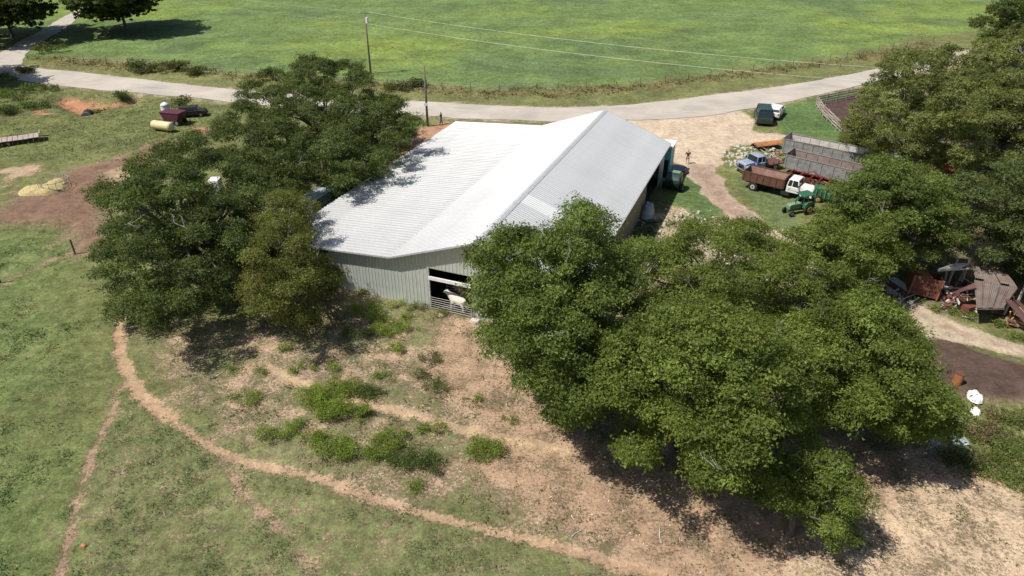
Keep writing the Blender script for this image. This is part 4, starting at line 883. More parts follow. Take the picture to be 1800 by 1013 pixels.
# dark machine by the barn side
x, y, z = P3(1184, 336)
t = thing("round_baler", "rounded dark green hay baler standing on grass beside the barn wall", "farm machine", (x, y + .5, z), R(65))
prof = [(1.1 * math.cos(a), 1.15 + .9 * math.sin(a)) for a in [2 * math.pi * k / 18 for k in range(18)]]
MB().prism(prof, -.75, .75).build("drum", M_DGREEN, t, bevel=.06)
MB().box((.9, 0, .6), (.8, 1.7, .3)).build("pickup", M_BLACK, t); MB().box((0.1, 0, 2.04), (.7, 1.2, .06)).build("top_plate", M_GREENP, t)
for sy in (-1, 1): wheel(t, -.1, sy * .98, .42, .28, M_RIM); MB().box((.2, sy * .79, 1.2), (.9, .06, .7)).build("side_cover", M_GREENP if sy > 0 else M_DGREEN, t)
MB().bar((1.2, 0, .55), (2.3, 0, .5), .12).build("drawbar", M_GREEN, t)
x, y, z = P3(1190, 303)  # low dark cylinder with a rim and a glossy disc on top
t = thing("dark_round", "low round dark object at the foot of the teal shed", "trough", (x, y, z))
MB().tube([(0, 0, 0), (0, 0, .5)], [1.15, 1.15], 28).build("round_wall", M_DGREEN, t); MB().tube([(0, 0, .5), (0, 0, .53)], [1.18, 1.18], 28).build("round_rim", M_BLACK, t)
MB().tube([(0, 0, .531), (0, 0, .535)], [1.05, 1.05], 28).build("top_disc", M_GLASS, t)
# teal shed
sp = B2(77.2, -11.85)
t = thing("teal_shed", "narrow teal metal shed with white roof at the barn's far corner", "shed", (sp.x, sp.y, 0), math.atan2(AX.y, AX.x))
for k in range(3): MB().box((-1.2 + k * .8, -.7, 1.75), (.78, .05, 3.5)).build("wall_panel", M_TEAL, t)
for k in range(3): MB().box((-1.2 + k * .8, .7, 1.75), (.78, .05, 3.5)).build("wall_panel", M_TEAL, t)
for s in (-1, 1): MB().box((-.4 + s * 1.2, 0, 1.75), (.05, 1.4, 3.5)).build("end_panel", M_TEAL, t)
MB().box((-.4, 0, 3.6), (2.7, 1.7, .1), rx=R(-4)).build("roof", M_WHITEM, t)
MB().box((-1.63, -.1, 1.1), (.05, .9, 2.1)).build("dark_doorway", M_BLACK, t)  # flat black panel stands for the dark inside the doorway
# silver covered pile
def mound(name, label, cat, loc, rz, rx, ry, h, matl, seed, jag=.3, group=None):
    n = 26; b = MB(); vs = []
    for i in range(n):
        for j in range(n):
            u = -1 + 2 * i / (n - 1); v = -1 + 2 * j / (n - 1); r = math.hypot(u, v)
            e = max(0, 1 - r ** 2.2); f = float(fbm(np.array([u * 2.3 + seed]), np.array([v * 2.3]), seed)[0]); g_ = float(fbm(np.array([u * 6 + seed]), np.array([v * 6]), seed + 3)[0])
            vs.append((u * rx, v * ry, -.08 + h * (e ** .45) * (1 - jag + jag * 2 * f) + (g_ - .5) * .22 * h * (e > 0)))
    fs = [(i * n + j, (i + 1) * n + j, (i + 1) * n + j + 1, i * n + j + 1) for i in range(n - 1) for j in range(n - 1)]
    fs = [f for f in fs if max(vs[k][2] for k in f) > -.07]
    b.add(vs, fs); o = bpy.data.objects.new(name, b.me(name, matl, smooth=True)); COL.objects.link(o); o.location = loc; o.rotation_euler = (0, 0, rz)
    return tag(o, label, cat, group)
x, y, z = P3(1139, 382); mound("tarp_pile", "silver plastic covered pile against the barn's tan side wall", "tarp", (x, y + .4, z), R(68), 1.35, .7, 1.3, M_SILVER, 3, .45)
# red machine glimpsed through leaves
x, y, z = P3(1655, 330); t = thing("red_tractor", "bright orange red tractor glimpsed between the trees", "tractor", (x, y, z), R(200))
MB().box((.6, 0, 1.0), (1.6, .7, .6)).build("bonnet", M_ORRED, t, bevel=.06); MB().box((-.6, 0, 1.2), (1.0, 1.4, .5)).build("fender", M_ORRED, t, bevel=.08); MB().box((-.5, 0, 2.35), (1.7, 1.6, .1)).build("canopy", M_ORRED, t, bevel=.03)
for sy in (-1, 1):
    wheel(t, -.6, sy * .85, .7, .4); wheel(t, 1.1, sy * .6, .38, .25); MB().bar((-1.1, sy * .6, 1.3), (-1.1, sy * .6, 2.3), .07).build("canopy_post", M_BLACK, t)

# ------------------------------------------------------------------ scrap corner: rust wagon, fallen sheets, collapsed shed
x, y, z = P3(1627, 527)
t = thing("rusty_wagon", "leaning rust red slatted wagon box beside the dirt track", "wagon", (x, y + 1.0, z + .05), R(-22))
t.rotation_euler = (R(-7), R(5), R(-20))
for k in range(6):
    MB().box((0, -.95, .3 + k * .27), (2.1, .06, .25)).build("plank", M_RUSTR, t); MB().box((0, .95, .3 + k * .27), (2.1, .06, .25)).build("plank", M_RUSTR, t)
    MB().box((1.05, 0, .3 + k * .27), (.06, 1.84, .25)).build("plank", M_RUSTR, t); MB().box((-1.05, 0, .3 + k * .27), (.06, 1.84, .25)).build("plank", M_RUSTR, t)
MB().box((0, 0, .2), (2.0, 1.8, .08)).build("floor", M_RUST, t)
for sx in (-1, 1):
    for sy in (-1, 1): MB().box((sx * 1.06, sy * .99, .95), (.1, .1, 1.75)).build("corner_post", M_RUSTO, t)
MB().box((-.2, .1, 1.5), (1.2, 1.2, .5), rz=.4, rx=.2).build("rusty_drum_heap", M_RUSTO, t, bevel=.2)
def sheet(name, label, cat, pts, matl, group=None, parent=None, ribs=8, rh=.035, loc=None):
    """ribbed metal sheet over a quad of four world points, ribs run from edge p0-p1 to edge p3-p2"""
    p = [Vector(q) for q in pts]; o3 = Vector(loc) if loc else p[0]; b = MB(); m = ribs * 4; vs = []
    nrm = (p[1] - p[0]).cross(p[3] - p[0]).normalized()
    if nrm.z < 0: nrm = -nrm
    for r_ in range(5):
        v = r_ / 4
        for i in range(m + 1):
            u = i / m; q = p[0].lerp(p[1], u).lerp(p[3].lerp(p[2], u), v); hgt = rh * (1 if i % 4 in (1, 2) else 0)
            sag = -.06 * math.sin(v * math.pi) * math.sin(u * math.pi * 1.7)
            vs.append(q + nrm * hgt + Vector((0, 0, sag)) - o3)
    n1 = len(vs); vs += [v - nrm * .015 for v in vs[:n1]]
    fs = [(r_ * (m + 1) + i, r_ * (m + 1) + i + 1, (r_ + 1) * (m + 1) + i + 1, (r_ + 1) * (m + 1) + i) for r_ in range(4) for i in range(m)]
    fs += [tuple(k + n1 for k in f) for f in fs]
    b.add(vs, fs); o = bpy.data.objects.new(name, b.me(name, matl, fix=False)); COL.objects.link(o)
    if parent: o.parent = parent
    else: o.location = o3
    return tag(o, label, cat, group)
def g3(px, py, z): x, y = G(px, py, z); return (x, y, z)
GS = "loose roofing sheets on the ground"
sheet("roofing_sheet", "rust red roofing sheet lying between two pale ones", "roofing sheet", [g3(1553, 497, .16), g3(1562, 492, .2), g3(1600, 518, .2), g3(1589, 524, .14)], M_RUSTR, GS)
sheet("roofing_sheet", "pale blue grey roofing sheet nearest the rusty wagon", "roofing sheet", [g3(1563, 491, .25), g3(1572, 487, .3), g3(1604, 508, .25), g3(1598, 516, .2)], M_SHEETB, GS)
sheet("roofing_sheet", "long whitish roofing sheet along the outer edge by the pecan", "roofing sheet", [g3(1546, 503, .1), g3(1553, 498, .12), g3(1592, 526, .12), g3(1584, 532, .1)], M_GREYL, GS)
sheet("roofing_sheet", "light blue metal sheet lying on pale dirt among weeds", "roofing sheet", [g3(1668, 766, .12), g3(1695, 768, .2), g3(1705, 782, .12), g3(1682, 786, .1)], M_SHEETB, GS)
sheet("roofing_sheet", "small bluish metal scrap half under the pecan limbs", "roofing sheet", [g3(1635, 775, .1), g3(1650, 772, .15), g3(1654, 782, .1), g3(1640, 786, .08)], M_SHEETB, GS, ribs=4)
x, y, z = P3(1735, 540); t = thing("collapsed_shed", "collapsed open shed with sagging brown roofing and leaning white posts", "shed", (x, y, z)); SO = (x, y, z)
def part_sheet(nm, pts, m_, ribs=10): return sheet(nm, None, None, pts, m_, parent=t, ribs=ribs, loc=SO)
# four strips of the big brown roof, then the others
def strips(p0, p1, p2, p3, n, m_, nm="roof_sheet"):
    p0, p1, p2, p3 = map(Vector, (p0, p1, p2, p3))
    for i in range(n):
        a, c = i / n, (i + .99) / n; dz = Vector((0, 0, random.uniform(-.12, .14)))
        part_sheet(nm, [p0.lerp(p1, a) + dz, p0.lerp(p1, c) + dz, p3.lerp(p2, c) + dz, p3.lerp(p2, a) + dz], m_, 4)
strips(g3(1713, 492, 2.7), g3(1790, 505, 2.5), g3(1764, 541, 1.5), g3(1717, 541, 1.7), 5, M_BROOF)
strips(g3(1708, 470, 3.0), g3(1772, 480, 2.8), g3(1790, 504, 2.55), g3(1714, 491, 2.75), 5, M_BROOF)
strips(g3(1674, 513, 1.9), g3(1679, 518, 1.7), g3(1716, 507, 2.5), g3(1714, 495, 2.6), 2, M_BROOF2)
strips(g3(1648, 474, 2.8), g3(1672, 465, 2.9), g3(1706, 464, 3.0), g3(1684, 474, 2.8), 3, M_GREYL, "roof_sheet")
strips(g3(1765, 528, 1.9), g3(1790, 530, 2.0), g3(1835, 580, .4), g3(1805, 578, .6), 3, M_BROOF2)
def lp(px, py, z): a = Vector(g3(px, py, z)); return a - Vector(SO)
def postto(px, py, ztop, dx=0, dy=0, w_=.13, m_=M_WHITEWOOD):
    a = lp(px, py, 0); MB().bar(a + Vector((0, 0, -.2)), a + Vector((dx, dy, ztop)), w_).build("post", m_, t)
for (px, py, zt, dx) in ((1664, 505, 2.7, .05), (1688, 503, 2.75, -.05), (1660, 502, 2.2, -.35), (1711, 541, 2.3, .1), (1682, 500, 1.6, .2), (1762, 560, 1.7, 0), (1722, 520, 2.4, 0), (1785, 540, 2.2, 0)):
    postto(px, py, zt, dx)
for (p, q) in (((1648, 476, 2.6), (1708, 472, 2.85)), ((1652, 505, .6), (1712, 508, .6)), ((1692, 535, .5), (1714, 540, .55)), ((1714, 545, .3), (1716, 550, .3)), ((1716, 543, 1.5), (1764, 543, 1.3))):
    MB().bar(lp(*p), lp(*q), .14, .1).build("beam", M_WHITEWOOD, t)
MB().box(lp(1705, 541, .35), (1.3, .9, .7), rz=.3).build("brick_red_crate", M_RUSTR, t)
MB().bar(lp(1776, 560, .4), lp(1812, 575, .5), .1).build("rail", M_YELP, t); MB().bar(lp(1776, 548, 1.2), lp(1775, 562, .1), .09).build("rail", M_YELP, t)
# dark back wall of the shed
for k in range(7): MB().box(lp(1666 + k * 8.5, 484 + k * .2, .9) + Vector((0, .4, .3)), (.38, .05, 2.2)).build("back_board", M_WOODPOST, t)
for (p, q, nm) in (((1677, 527, .15), (1700, 553, .1), "long pale board lying off the shed toward the track"), ((1683, 527, .5), (1693, 546, .1), "short grey board propped across the long one"), ((1672, 545, .12), (1688, 533, .45), "thin broken board crossed under the propped one"), ((1690, 556, .1), (1712, 560, .12), "weathered board flat in the weeds nearest the dirt track")):
    a = Vector(g3(*p)); bb = Vector(g3(*q)); o = MB().bar((0, 0, 0), bb - a, .16, .05).build("loose_board", M_WHITEWOOD, loc=a); tag(o, nm, "board", "boards fallen from the shed")
x, y, z = P3(1710, 706); mound("bag_pile", "bright white plastic bags heaped below the dark manure heap", "bag pile", (x, y, z), R(100), .55, .42, .5, M_WHITEM, 5, .6)
x, y, z = P3(1714, 726); mound("bag_pile", "smaller torn white bag just below the bigger white heap", "bag pile", (x, y, z), R(60), .45, .3, .35, M_WHITEM, 8, .6)
x, y, z = P3(1677, 684); t = thing("orange_drum", "rusty orange drum at the edge of the manure heap", "drum", (x, y, z))
MB().tube([(0, 0, 0), (0, 0, .85)], .29, 16).build("drum_shell", M_RUSTO, t); MB().tube([(0, 0, .85), (0, 0, .88)], .3, 16).build("drum_lid", M_RUST, t)

# ------------------------------------------------------------------ left side of the farm
(lx, ly, lz), rz = place((268, 228), (304, 233))
t = thing("fuel_tank", "cream yellow horizontal tank lying on the grass", "tank", (lx, ly + .3, lz), rz)
prof = [(-1.65, .3), (-1.58, .5), (-1.4, .6), (1.4, .6), (1.58, .5), (1.65, .3)]
MB().tube([(a, 0, .78) for a, r_ in prof], [r_ for a, r_ in prof], 22).build("shell", M_TANK, t, smooth=False)
MB().tube([(1.6, 0, .78), (1.68, 0, .78)], [.42, .3], 18).build("end_cap", M_TANKE, t); MB().tube([(-1.6, 0, .78), (-1.68, 0, .78)], [.42, .3], 18).build("end_cap", M_TANKE, t)
for x in (-1, 1): MB().box((x, 0, .12), (.2, .9, .3)).build("saddle", M_RUST, t)
(lx, ly, lz), rz = place((288, 217), (324, 220))
t = thing("hopper_wagon", "maroon hopper wagon right behind the cream tank", "wagon", (lx, ly + .5, lz), rz)
MB().prism([(-1.5, 1.7), (1.5, 1.7), (1.0, .6), (-1.0, .6)], -.9, .9).build("hopper", M_MAROON, t)
for sy in (-1, 1):
    for x in (-.9, .9): wheel(t, x, sy * .8, .36, .22)
MB().box((0, 0, 1.74), (3.1, 1.9, .08)).build("rim", M_MAROON, t)
x, y, z = P3(295, 207); t = thing("feed_bin", "white domed bin behind the maroon wagon", "bin", (x, y, z))
MB().tube([(0, 0, .1), (0, 0, 1.7)], .62, 20).build("cylinder_wall", M_WHITEM, t); MB().tube([(0, 0, 1.7), (0, 0, 2.0), (0, 0, 2.2)], [.64, .45, .12], 20).build("dome", M_WHITEM, t, smooth=True)
for a in range(4): MB().bar((.5 * math.cos(a * 1.57), .5 * math.sin(a * 1.57), 0), (.5 * math.cos(a * 1.57), .5 * math.sin(a * 1.57), .3), .07).build("leg", M_GREY, t)
(lx, ly, lz), rz = place((325, 205), (356, 203))
van("dark pickup with glinting windscreen parked past the maroon wagon", (lx, ly, lz), rz, 4.6, 1.9, 1.75, M_BLACK, "dark_pickup", "pickup").scale = (.8, .85, .85)
# flat trailer
(lx, ly, lz), rz = place((2, 255), (56, 247))
t = thing("flatbed_trailer", "low grey brown flatbed trailer with broken boards on the pasture", "trailer", (lx, ly, lz), rz)
for k in range(9): MB().box((-2.3 + k * .58, 0, .62 + random.uniform(-.02, .05)), (.52, 2.1, .06), rz=random.uniform(-.03, .03)).build("plank", M_PLANK, t)
for y in (-.8, .8): MB().bar((-2.6, y, .5), (2.6, y, .5), .1, .15).build("frame_bar", M_BLACK, t)
MB().box((2.75, 0, .85), (.1, 1.9, .5), ry=.3).build("head_board", M_PLANK, t)
for sy in (-1, 1): wheel(t, -.8, sy * 1.0, .33, .2)
MB().bar((2.6, 0, .5), (3.7, 0, .35), .09).build("drawbar", M_BLACK, t)
# hay feeder
x, y, z = P3(98, 332); t = thing("hay_feeder", "round metal hay ring on the dark mud with yellow hay inside", "hay feeder", (x, y, z))
n = 14
for zz in (.25, 1.0): MB().tube([(1.5 * math.cos(a), 1.5 * math.sin(a), zz) for a in [2 * math.pi * k / 28 for k in range(29)]], .03, 6).build("hoop", M_GREY, t)
for k in range(n): a = 2 * math.pi * k / n; MB().bar((1.5 * math.cos(a), 1.5 * math.sin(a), .05), (1.5 * math.cos(a) * 1.03, 1.5 * math.sin(a) * 1.03, 1.1), .035).build("upright", M_GREY, t)
x, y, z = P3(75, 337); mound("hay_pile", "spread of pale yellow loose hay spilling from the ring feeder", "hay", (x, y, z), .25, 2.4, 1.5, .8, M_HAY, 12, .5)
x, y, z = P3(112, 324); mound("hay_pile", "small yellow hay heap inside the ring feeder", "hay", (x - .6, y - .2, z), .1, 1.1, 1.0, .6, M_HAY, 14, .5)
# black drum in gully
x, y = G(152, 199); z = hz(x, y); t = thing("culvert_pipe", "black culvert pipe end in the red clay gully", "pipe", (x, y, z), R(20))
MB().tube([(0, -.8, .75), (0, 1.2, .75)], .7, 20).build("pipe_shell", M_BLACK, t); MB().tube([(0, -.82, .75), (0, -.7, .75)], .74, 20).build("pipe_collar", M_GREY, t)
# things glimpsed through the left oaks
x, y, z = P3(386, 352); t = thing("water_tote", "white plastic water tank glimpsed through the oak leaves", "tank", (x, y, z + .0))
MB().box((0, 0, 1.9), (1.1, 1.1, 1.2)).build("tank_body", M_WHITEM, t, bevel=.12); MB().box((0, 0, .65), (1.2, 1.2, 1.3)).build("stand", M_GREY, t)
x, y, z = P3(560, 380); t = thing("stock_trailer", "blue grey livestock trailer parked at the barn's shaded side", "trailer", (x, y, z), math.atan2(AX.y, AX.x))
for k in range(5): MB().box((0, -.95, .75 + k * .35), (3.4, .05, .24)).build("slat", M_SHEETB, t); MB().box((0, .95, .75 + k * .35), (3.4, .05, .24)).build("slat", M_SHEETB, t)
MB().box((0, 0, .6), (3.5, 1.9, .1)).build("floor", M_GREY, t); MB().box((0, 0, 2.4), (3.5, 2.0, .06)).build("roof", M_SHEETB, t); MB().box((-1.72, 0, 1.5), (.05, 1.85, 1.75)).build("tailgate", M_SHEETB, t)
for sy in (-1, 1): wheel(t, -.3, sy * 1.05, .34, .2)
# rocks
for (px, py, s, lab) in ((776, 556, .28, "pale flat rock in the weeds before the cattle gate"), (835, 566, .42, "long pale concrete slab piece at the barn corner"), (147, 960, .16, "small orange clod on the lower pasture"), (1075, 690, .2, "pale stone"), ):
    if px == 1075: continue
    x, y, z = P3(px, py); b = MB(); b.box((0, 0, .05), (s * 2.2, s * 1.3, s * .8), taper=(.7, .75), rz=-.4); o = b.build("rock", M_ROCK if "clod" not in lab else M_CLAY, bevel=.05, loc=(x, y, z)); tag(o, lab, "rock", "rocks on the ground")

# ------------------------------------------------------------------ utility poles and wires
def top_z(px, py, bx, by):
    best = min(((abs(PJ(bx, by, z * .1)[1] - py), z * .1) for z in range(20, 160))); return best[1]
bx, by = G(652, 130); zt = top_z(643, 20, bx, by)
def pole(label, bx, by, h, arm=True, sign=False, transformer=False):
    t = thing("utility_pole", label, "utility pole", (bx, by, hz(bx, by)), R(-8), "utility poles along the road")
    MB().tube([(0, 0, -.3), (0, 0, h * .5), (0, 0, h)], [.17, .14, .1], 10).build("shaft", M_POLE, t, smooth=True)
    if arm:
        MB().bar((-.9, .0, h - .35), (.9, .0, h - .35), .1, .12).build("crossarm", M_POLE, t)
        for x in (-.8, 0, .8): MB().tube([(x, 0, h - .29), (x, 0, h - .1)], [.05, .035], 8).build("insulator", M_WHITEM, t)
    if transformer: MB().tube([(.32, -.1, h - 1.9), (.32, -.1, h - 1.0)], .24, 14).build("transformer", M_WHITEM, t)
    if sign: MB().box((0, -.2, h * .38), (.5, .03, .4)).build("sign_plate", M_WHITEM, t)
    return (bx, by, h)
p1 = pole("tall utility pole with crossarm and white transformer at the hay field edge", bx, by, zt, True, False, True)
bx2, by2 = G(752, 222); z2 = top_z(745, 116, bx2, by2)
p2 = pole("shorter brown pole with small white plate between road and barn", bx2, by2, z2, False, True)
pl = G(-260, 60); p0 = pole("pole beyond the side road junction", pl[0] - 20, pl[1] + 60, 11)
pr = G(1860, 138, 9.9); p3 = pole("pole hidden among the trees by the road bend", pr[0], pr[1], 10)
def wire(label, a, b_, sag=1.2, r_=.011):
    a = Vector(a); b_ = Vector(b_); pts = []
    for k in range(25):
        s = k / 24; q = a.lerp(b_, s); q.z -= sag * 4 * s * (1 - s); pts.append(q - a)
    o = MB().tube(pts, r_, 5).build("power_line", M_WIRE, loc=a); tag(o, label, "power line", "wires strung between the poles")
a1 = (p1[0], p1[1], zt - .1)
wire("upper power line running toward the side road", (p1[0] - .7, p1[1], zt - .1), (p0[0] - .7, p0[1], 10.9), 1.4)
wire("lower power line running toward the side road", (p1[0], p1[1], zt - 1.9), (p0[0], p0[1], 9.2), 1.4)
wire("upper power line crossing the hay field toward the road bend", (p1[0] + .7, p1[1], zt - .1), (p3[0] + .5, p3[1], 9.9), 1.3)
wire("lower power line crossing the hay field toward the road bend", (p1[0], p1[1], zt - 1.9), (p3[0], p3[1], 8.2), 1.3)
wire("service wire from the tall pole down to the shorter pole", (p1[0], p1[1], zt - 1.5), (p2[0], p2[1], z2 - .1), .5, .008)

# ------------------------------------------------------------------ fences
def wire_fence(label, pxs, step=4.0, h=1.3, postm=M_WOODPOST, pw=.09):
    P = smooth_pts([G(*p) for p in pxs], 2); P = np.array(P); s = np.r_[0, np.cumsum(np.hypot(*np.diff(P, axis=0).T))]; n = max(2, int(s[-1] / step)); tt = np.linspace(0, s[-1], n)
    Q = np.stack([np.interp(tt, s, P[:, 0]), np.interp(tt, s, P[:, 1])], 1); o0 = Q[0]; t = thing("wire_fence", label, "fence", (o0[0], o0[1], hz(*o0)))
    me = MB().tube([(0, 0, -.3), (0, 0, h)], pw * .5, 6).me("post", postm)
    pts = [Vector((q[0] - o0[0], q[1] - o0[1], hz(*q) - hz(*o0))) for q in Q]
    for p in pts: inst("post", me, t, p)
    for z in (.4, .8, 1.15): MB().tube([p + Vector((0, 0, z)) for p in pts], .008, 4).build("wire", M_GREY, t)
wire_fence("thin wire fence along the weedy edge of the hay field", [(110, 110), (250, 117), (430, 137), (700, 155), (860, 165), (1100, 158), (1300, 131), (1480, 106), (1640, 75)], 4.5)
wire_fence("old wire fence of dark posts beside the cow path", [(0, 495), (70, 462), (148, 444), (178, 418), (200, 395)], 3.2, 1.5, pw=.16)
def plank_fence(label, pxs, nb, h=1.5):
    A = [G(*p) for p in pxs]; o0 = A[0]; t = thing("plank_fence", label, "fence", (o0[0], o0[1], hz(*o0)))
    for a, b_ in zip(A[:-1], A[1:]):
        for k in range(nb):
            p = Vector((a[0] + (b_[0] - a[0]) * k / nb - o0[0], a[1] + (b_[1] - a[1]) * k / nb - o0[1], 0)); q = Vector((a[0] + (b_[0] - a[0]) * (k + 1) / nb - o0[0], a[1] + (b_[1] - a[1]) * (k + 1) / nb - o0[1], 0))
            MB().tube([p + Vector((0, 0, -.3)), p + Vector((0, 0, h + random.uniform(0, .25)))], .09, 7).build("post", M_PLANK, t)
            for z in (.3, .65, 1.0, 1.35): MB().bar(p + Vector((0, -.08, z + random.uniform(-.05, .05))), q + Vector((0, -.08, z + random.uniform(-.05, .05))), .05, .16).build("plank", M_WHITEWOOD if random.random() < .5 else M_PLANK, t)
plank_fence("weathered pale plank fence round the dark soil pen", [(1505, 172), (1434, 186), (1446, 205), (1478, 236)], 4)

# ------------------------------------------------------------------ shrubs and weeds (things)
def shrub(name, label, group, px, py, rad, h, base=(0.105, 0.165, 0.025), leaf=.12, per=110, yf=.2, n=None, spray=.16, yellow=(0.24, 0.24, 0.04)):
    x, y, z = P3(px, py); t = thing(name, label, "shrub", (x, y, z), 0, group)
    n = n or max(7, int(rad * rad * 14)); lobes = []
    for k in range(n):
        a = random.uniform(0, 6.28); rr = rad * math.sqrt(random.random()) * .9
        lobes.append((rr * math.cos(a) * 1.15, rr * math.sin(a) * .8, h * random.uniform(.3, .75), random.uniform(.28, .45) * min(1.0, h) if rad < 1.6 else random.uniform(.4, .7)))
    P, N, S, T = foliage(lobes, base, per, leaf, spray, yf=yf, yellow=yellow, per_spray=14, up=.3)
    o = bpy.data.objects.new("foliage", leaf_mesh("foliage", P, N, S, T, LEAF, width=.45)); COL.objects.link(o); o.parent = t
    b = MB()
    for l in lobes[:6]: b.tube([(0, 0, -.05), (l[0] * .5, l[1] * .5, l[2] * .6), (l[0], l[1], l[2])], [.025, .018, .01], 5)
    b.build("stem", M_BARK, t)
GW = "bright green weed bushes on the dirt slope"
bushes = [(668, 560, .8, .6, "bright bush between the wall weeds and the broad low bush"), (662, 578, .6, .4, "yellow green tuft left of the broad low bush"), (718, 580, .6, .45, "small bright bush at the bare edge below the gate"), (700, 540, .5, .4, "small bush touching the middle of the metal wall"), (640, 548, .9, .55, "wide yellow green bush closest below the metal barn wall"), (685, 582, 1.1, .5, "broad bright bush spreading in front of the barn's bay"), (625, 590, .7, .6, "low bush between the wide one and the dark elm shade"), (712, 560, .6, .4, "bush touching the dry weeds left of the gate"),
 (690, 614, .7, .5, "rounded bush just below the broad bright one"), (760, 632, .7, .45, "dull green patchy bush on the bare ground toward the big oak"), (765, 682, .8, .5, "dark green low bush farther down from the dull patchy one"), (733, 665, .6, .4, "small dull bush joined to the dark low one"),
 (505, 618, .5, .45, "small bush at the edge of the oak's shadow"), (518, 652, .5, .45, "small round bush where the inner path begins"), (570, 650, .7, .45, "flat bush above the start of the inner path"), (410, 652, .5, .35, "tiny bush lying against the oak's shadow"), (460, 655, .4, .3, "tuft between the oak's shadow and the inner path"),
 (430, 705, .9, .45, "soft wide bush alone between the two paths"), (555, 710, .8, .8, "bright dense bush on the inner path's near side"), (590, 735, .9, .9, "tallest dense green bush of the middle clump"), (630, 738, .6, .7, "bush at the far end of the middle clump"), (598, 690, 1.1, .7, "long bush row across the inner path"), (645, 700, .9, .6, "dark ended bush at the tail of the long row"), (540, 688, .5, .4, "small bush ahead of the long row"),
 (480, 775, .7, .6, "bright bush farthest toward the main cow path"), (518, 756, .7, .5, "low bush linking the lower clump"), (555, 782, .8, .6, "bush in the middle of the lower clump"), (592, 800, .9, .7, "dense bush at the bottom of the lower clump"), (662, 800, .8, .6, "bush starting the second lower clump"), (685, 780, .9, .6, "bright bush at the top of the second lower clump"), (705, 812, .8, .6, "bush with darker leaves in the second lower clump"), (742, 822, .9, .7, "dark bush at the end of the second lower clump"), (724, 858, .6, .5, "shaded spindly bush below the second lower clump"),
 (765, 760, .7, .5, "bush straddling the inner path"), (855, 795, .8, .7, "spindly upright bush alone near the big oak's shade"), (845, 812, .6, .4, "low tuft at the foot of the spindly bush"), (832, 702, .5, .35, "lone small bush on reddish leaf litter"), (665, 662, .5, .4, "small round bush above the long row"), (900, 736, .5, .3, "flat green tuft by the end of the inner path")]
for (px, py, rad, h, lab) in bushes:
    rad *= 1.25; h *= 1.15; dull = "dull" in lab or "dark" in lab
    shrub("weed_bush", lab, GW, px, py, rad, h, (0.062, 0.10, 0.035) if dull else (0.15, 0.205, 0.04), .10, 190, spray=.14)
GV = "bushes in the verge beyond the road"
for (px, py, rad, h, lab) in [(242, 128, 2.2, 2.6, "dark bush rising from the verge beyond the clay gully"), (285, 128, 2.4, 1.6, "wider verge bush next to the dark one"), (315, 125, 1.8, 1.8, "verge bush with orange tinted weeds behind"), (345, 132, 2.0, 1.3, "low end of the verge bush row"), (92, 92, 3.0, 1.8, "dark brush heap inside the junction curve"), (700, 160, 2.0, .8, "brownish verge scrub right of the tall pole"), (730, 155, 1.8, 1.0, "round verge scrub behind the shorter pole"), (322, 196, 1.5, 2.4, "bush growing between the white bin and dark pickup"), (45, 128, 1.4, 1.0, "small bush at the corner of the side road")]:
    shrub("verge_bush", lab, GV, px, py, rad, h, (0.055, 0.075, 0.03), .3, 24, .3, 14, .3, (0.2, 0.15, 0.05))
GL = "low brush on the upper pasture"
for k, (px, py, rad, h, lab) in enumerate([(25, 175, 3.2, 1.2, "broad low brush by the near road edge"), (70, 160, 2.6, .9, "brush nearest the road junction"), (60, 190, 2.0, .9, "brush beside the small red dirt scar"), (10, 200, 1.6, 1.0, "dark brush above the flatbed trailer"), (5, 150, 2.4, 2.0, "dark shrub at the road under the junction shade"), (178, 188, 1.2, .9, "shrub on the lip of the clay gully"), (215, 172, .8, .8, "dark shrub on the far end of the gully")]):
    shrub("low_brush", lab, GL, px, py, rad, h, (0.06, 0.095, 0.035), .26, 26, .2, 14, .3)
GRR = "undergrowth by the manure heap"
for (px, py, rad, h, lab) in [(1735, 770, 1.6, .9, "brown tinged undergrowth below the white bags"), (1780, 800, 1.8, .9, "bright grassy bush toward the sandy bottom"), (1790, 745, 1.2, .8, "green undergrowth under the manure heap"), (1690, 810, 1.6, .7, "dark green low growth along the blue sheet"), (1740, 825, 1.7, .6, "long low growth above the sandy ground"), (1790, 850, 1.5, .6, "outermost low growth at the sandy ground"), (1660, 760, .9, .9, "shaded bush between pecan and blue sheet"), (1745, 735, .8, .7, "pale dry bush beside the white bags"), (1500, 250, 2.0, 1.6, "scrub against the plank pen")]:
    shrub("undergrowth", lab, GRR, px, py, rad * .8, h * .6, (0.15, 0.13, 0.07) if ("brown" in lab or "dry" in lab) else (0.105, 0.155, 0.035) if "dark" not in lab else (0.06, 0.09, 0.03), .15, 75, .35, None, .2, (0.2, 0.14, 0.07))
shrub("weed_bush", "dry greenish weeds along the foot of the barn wall", GW, 735, 545, .9, .5, (0.1, 0.12, 0.05), .12, 90, .5)
shrub("weed_bush", "dry weeds right beside the cattle gate post", GW, 775, 553, .7, .45, (0.1, 0.11, 0.05), .12, 90, .5)
shrub("weed_bush", "bleached dry weeds under the elm beside the wall", GW, 628, 520, .8, .5, (0.14, 0.13, 0.06), .12, 90, .6)
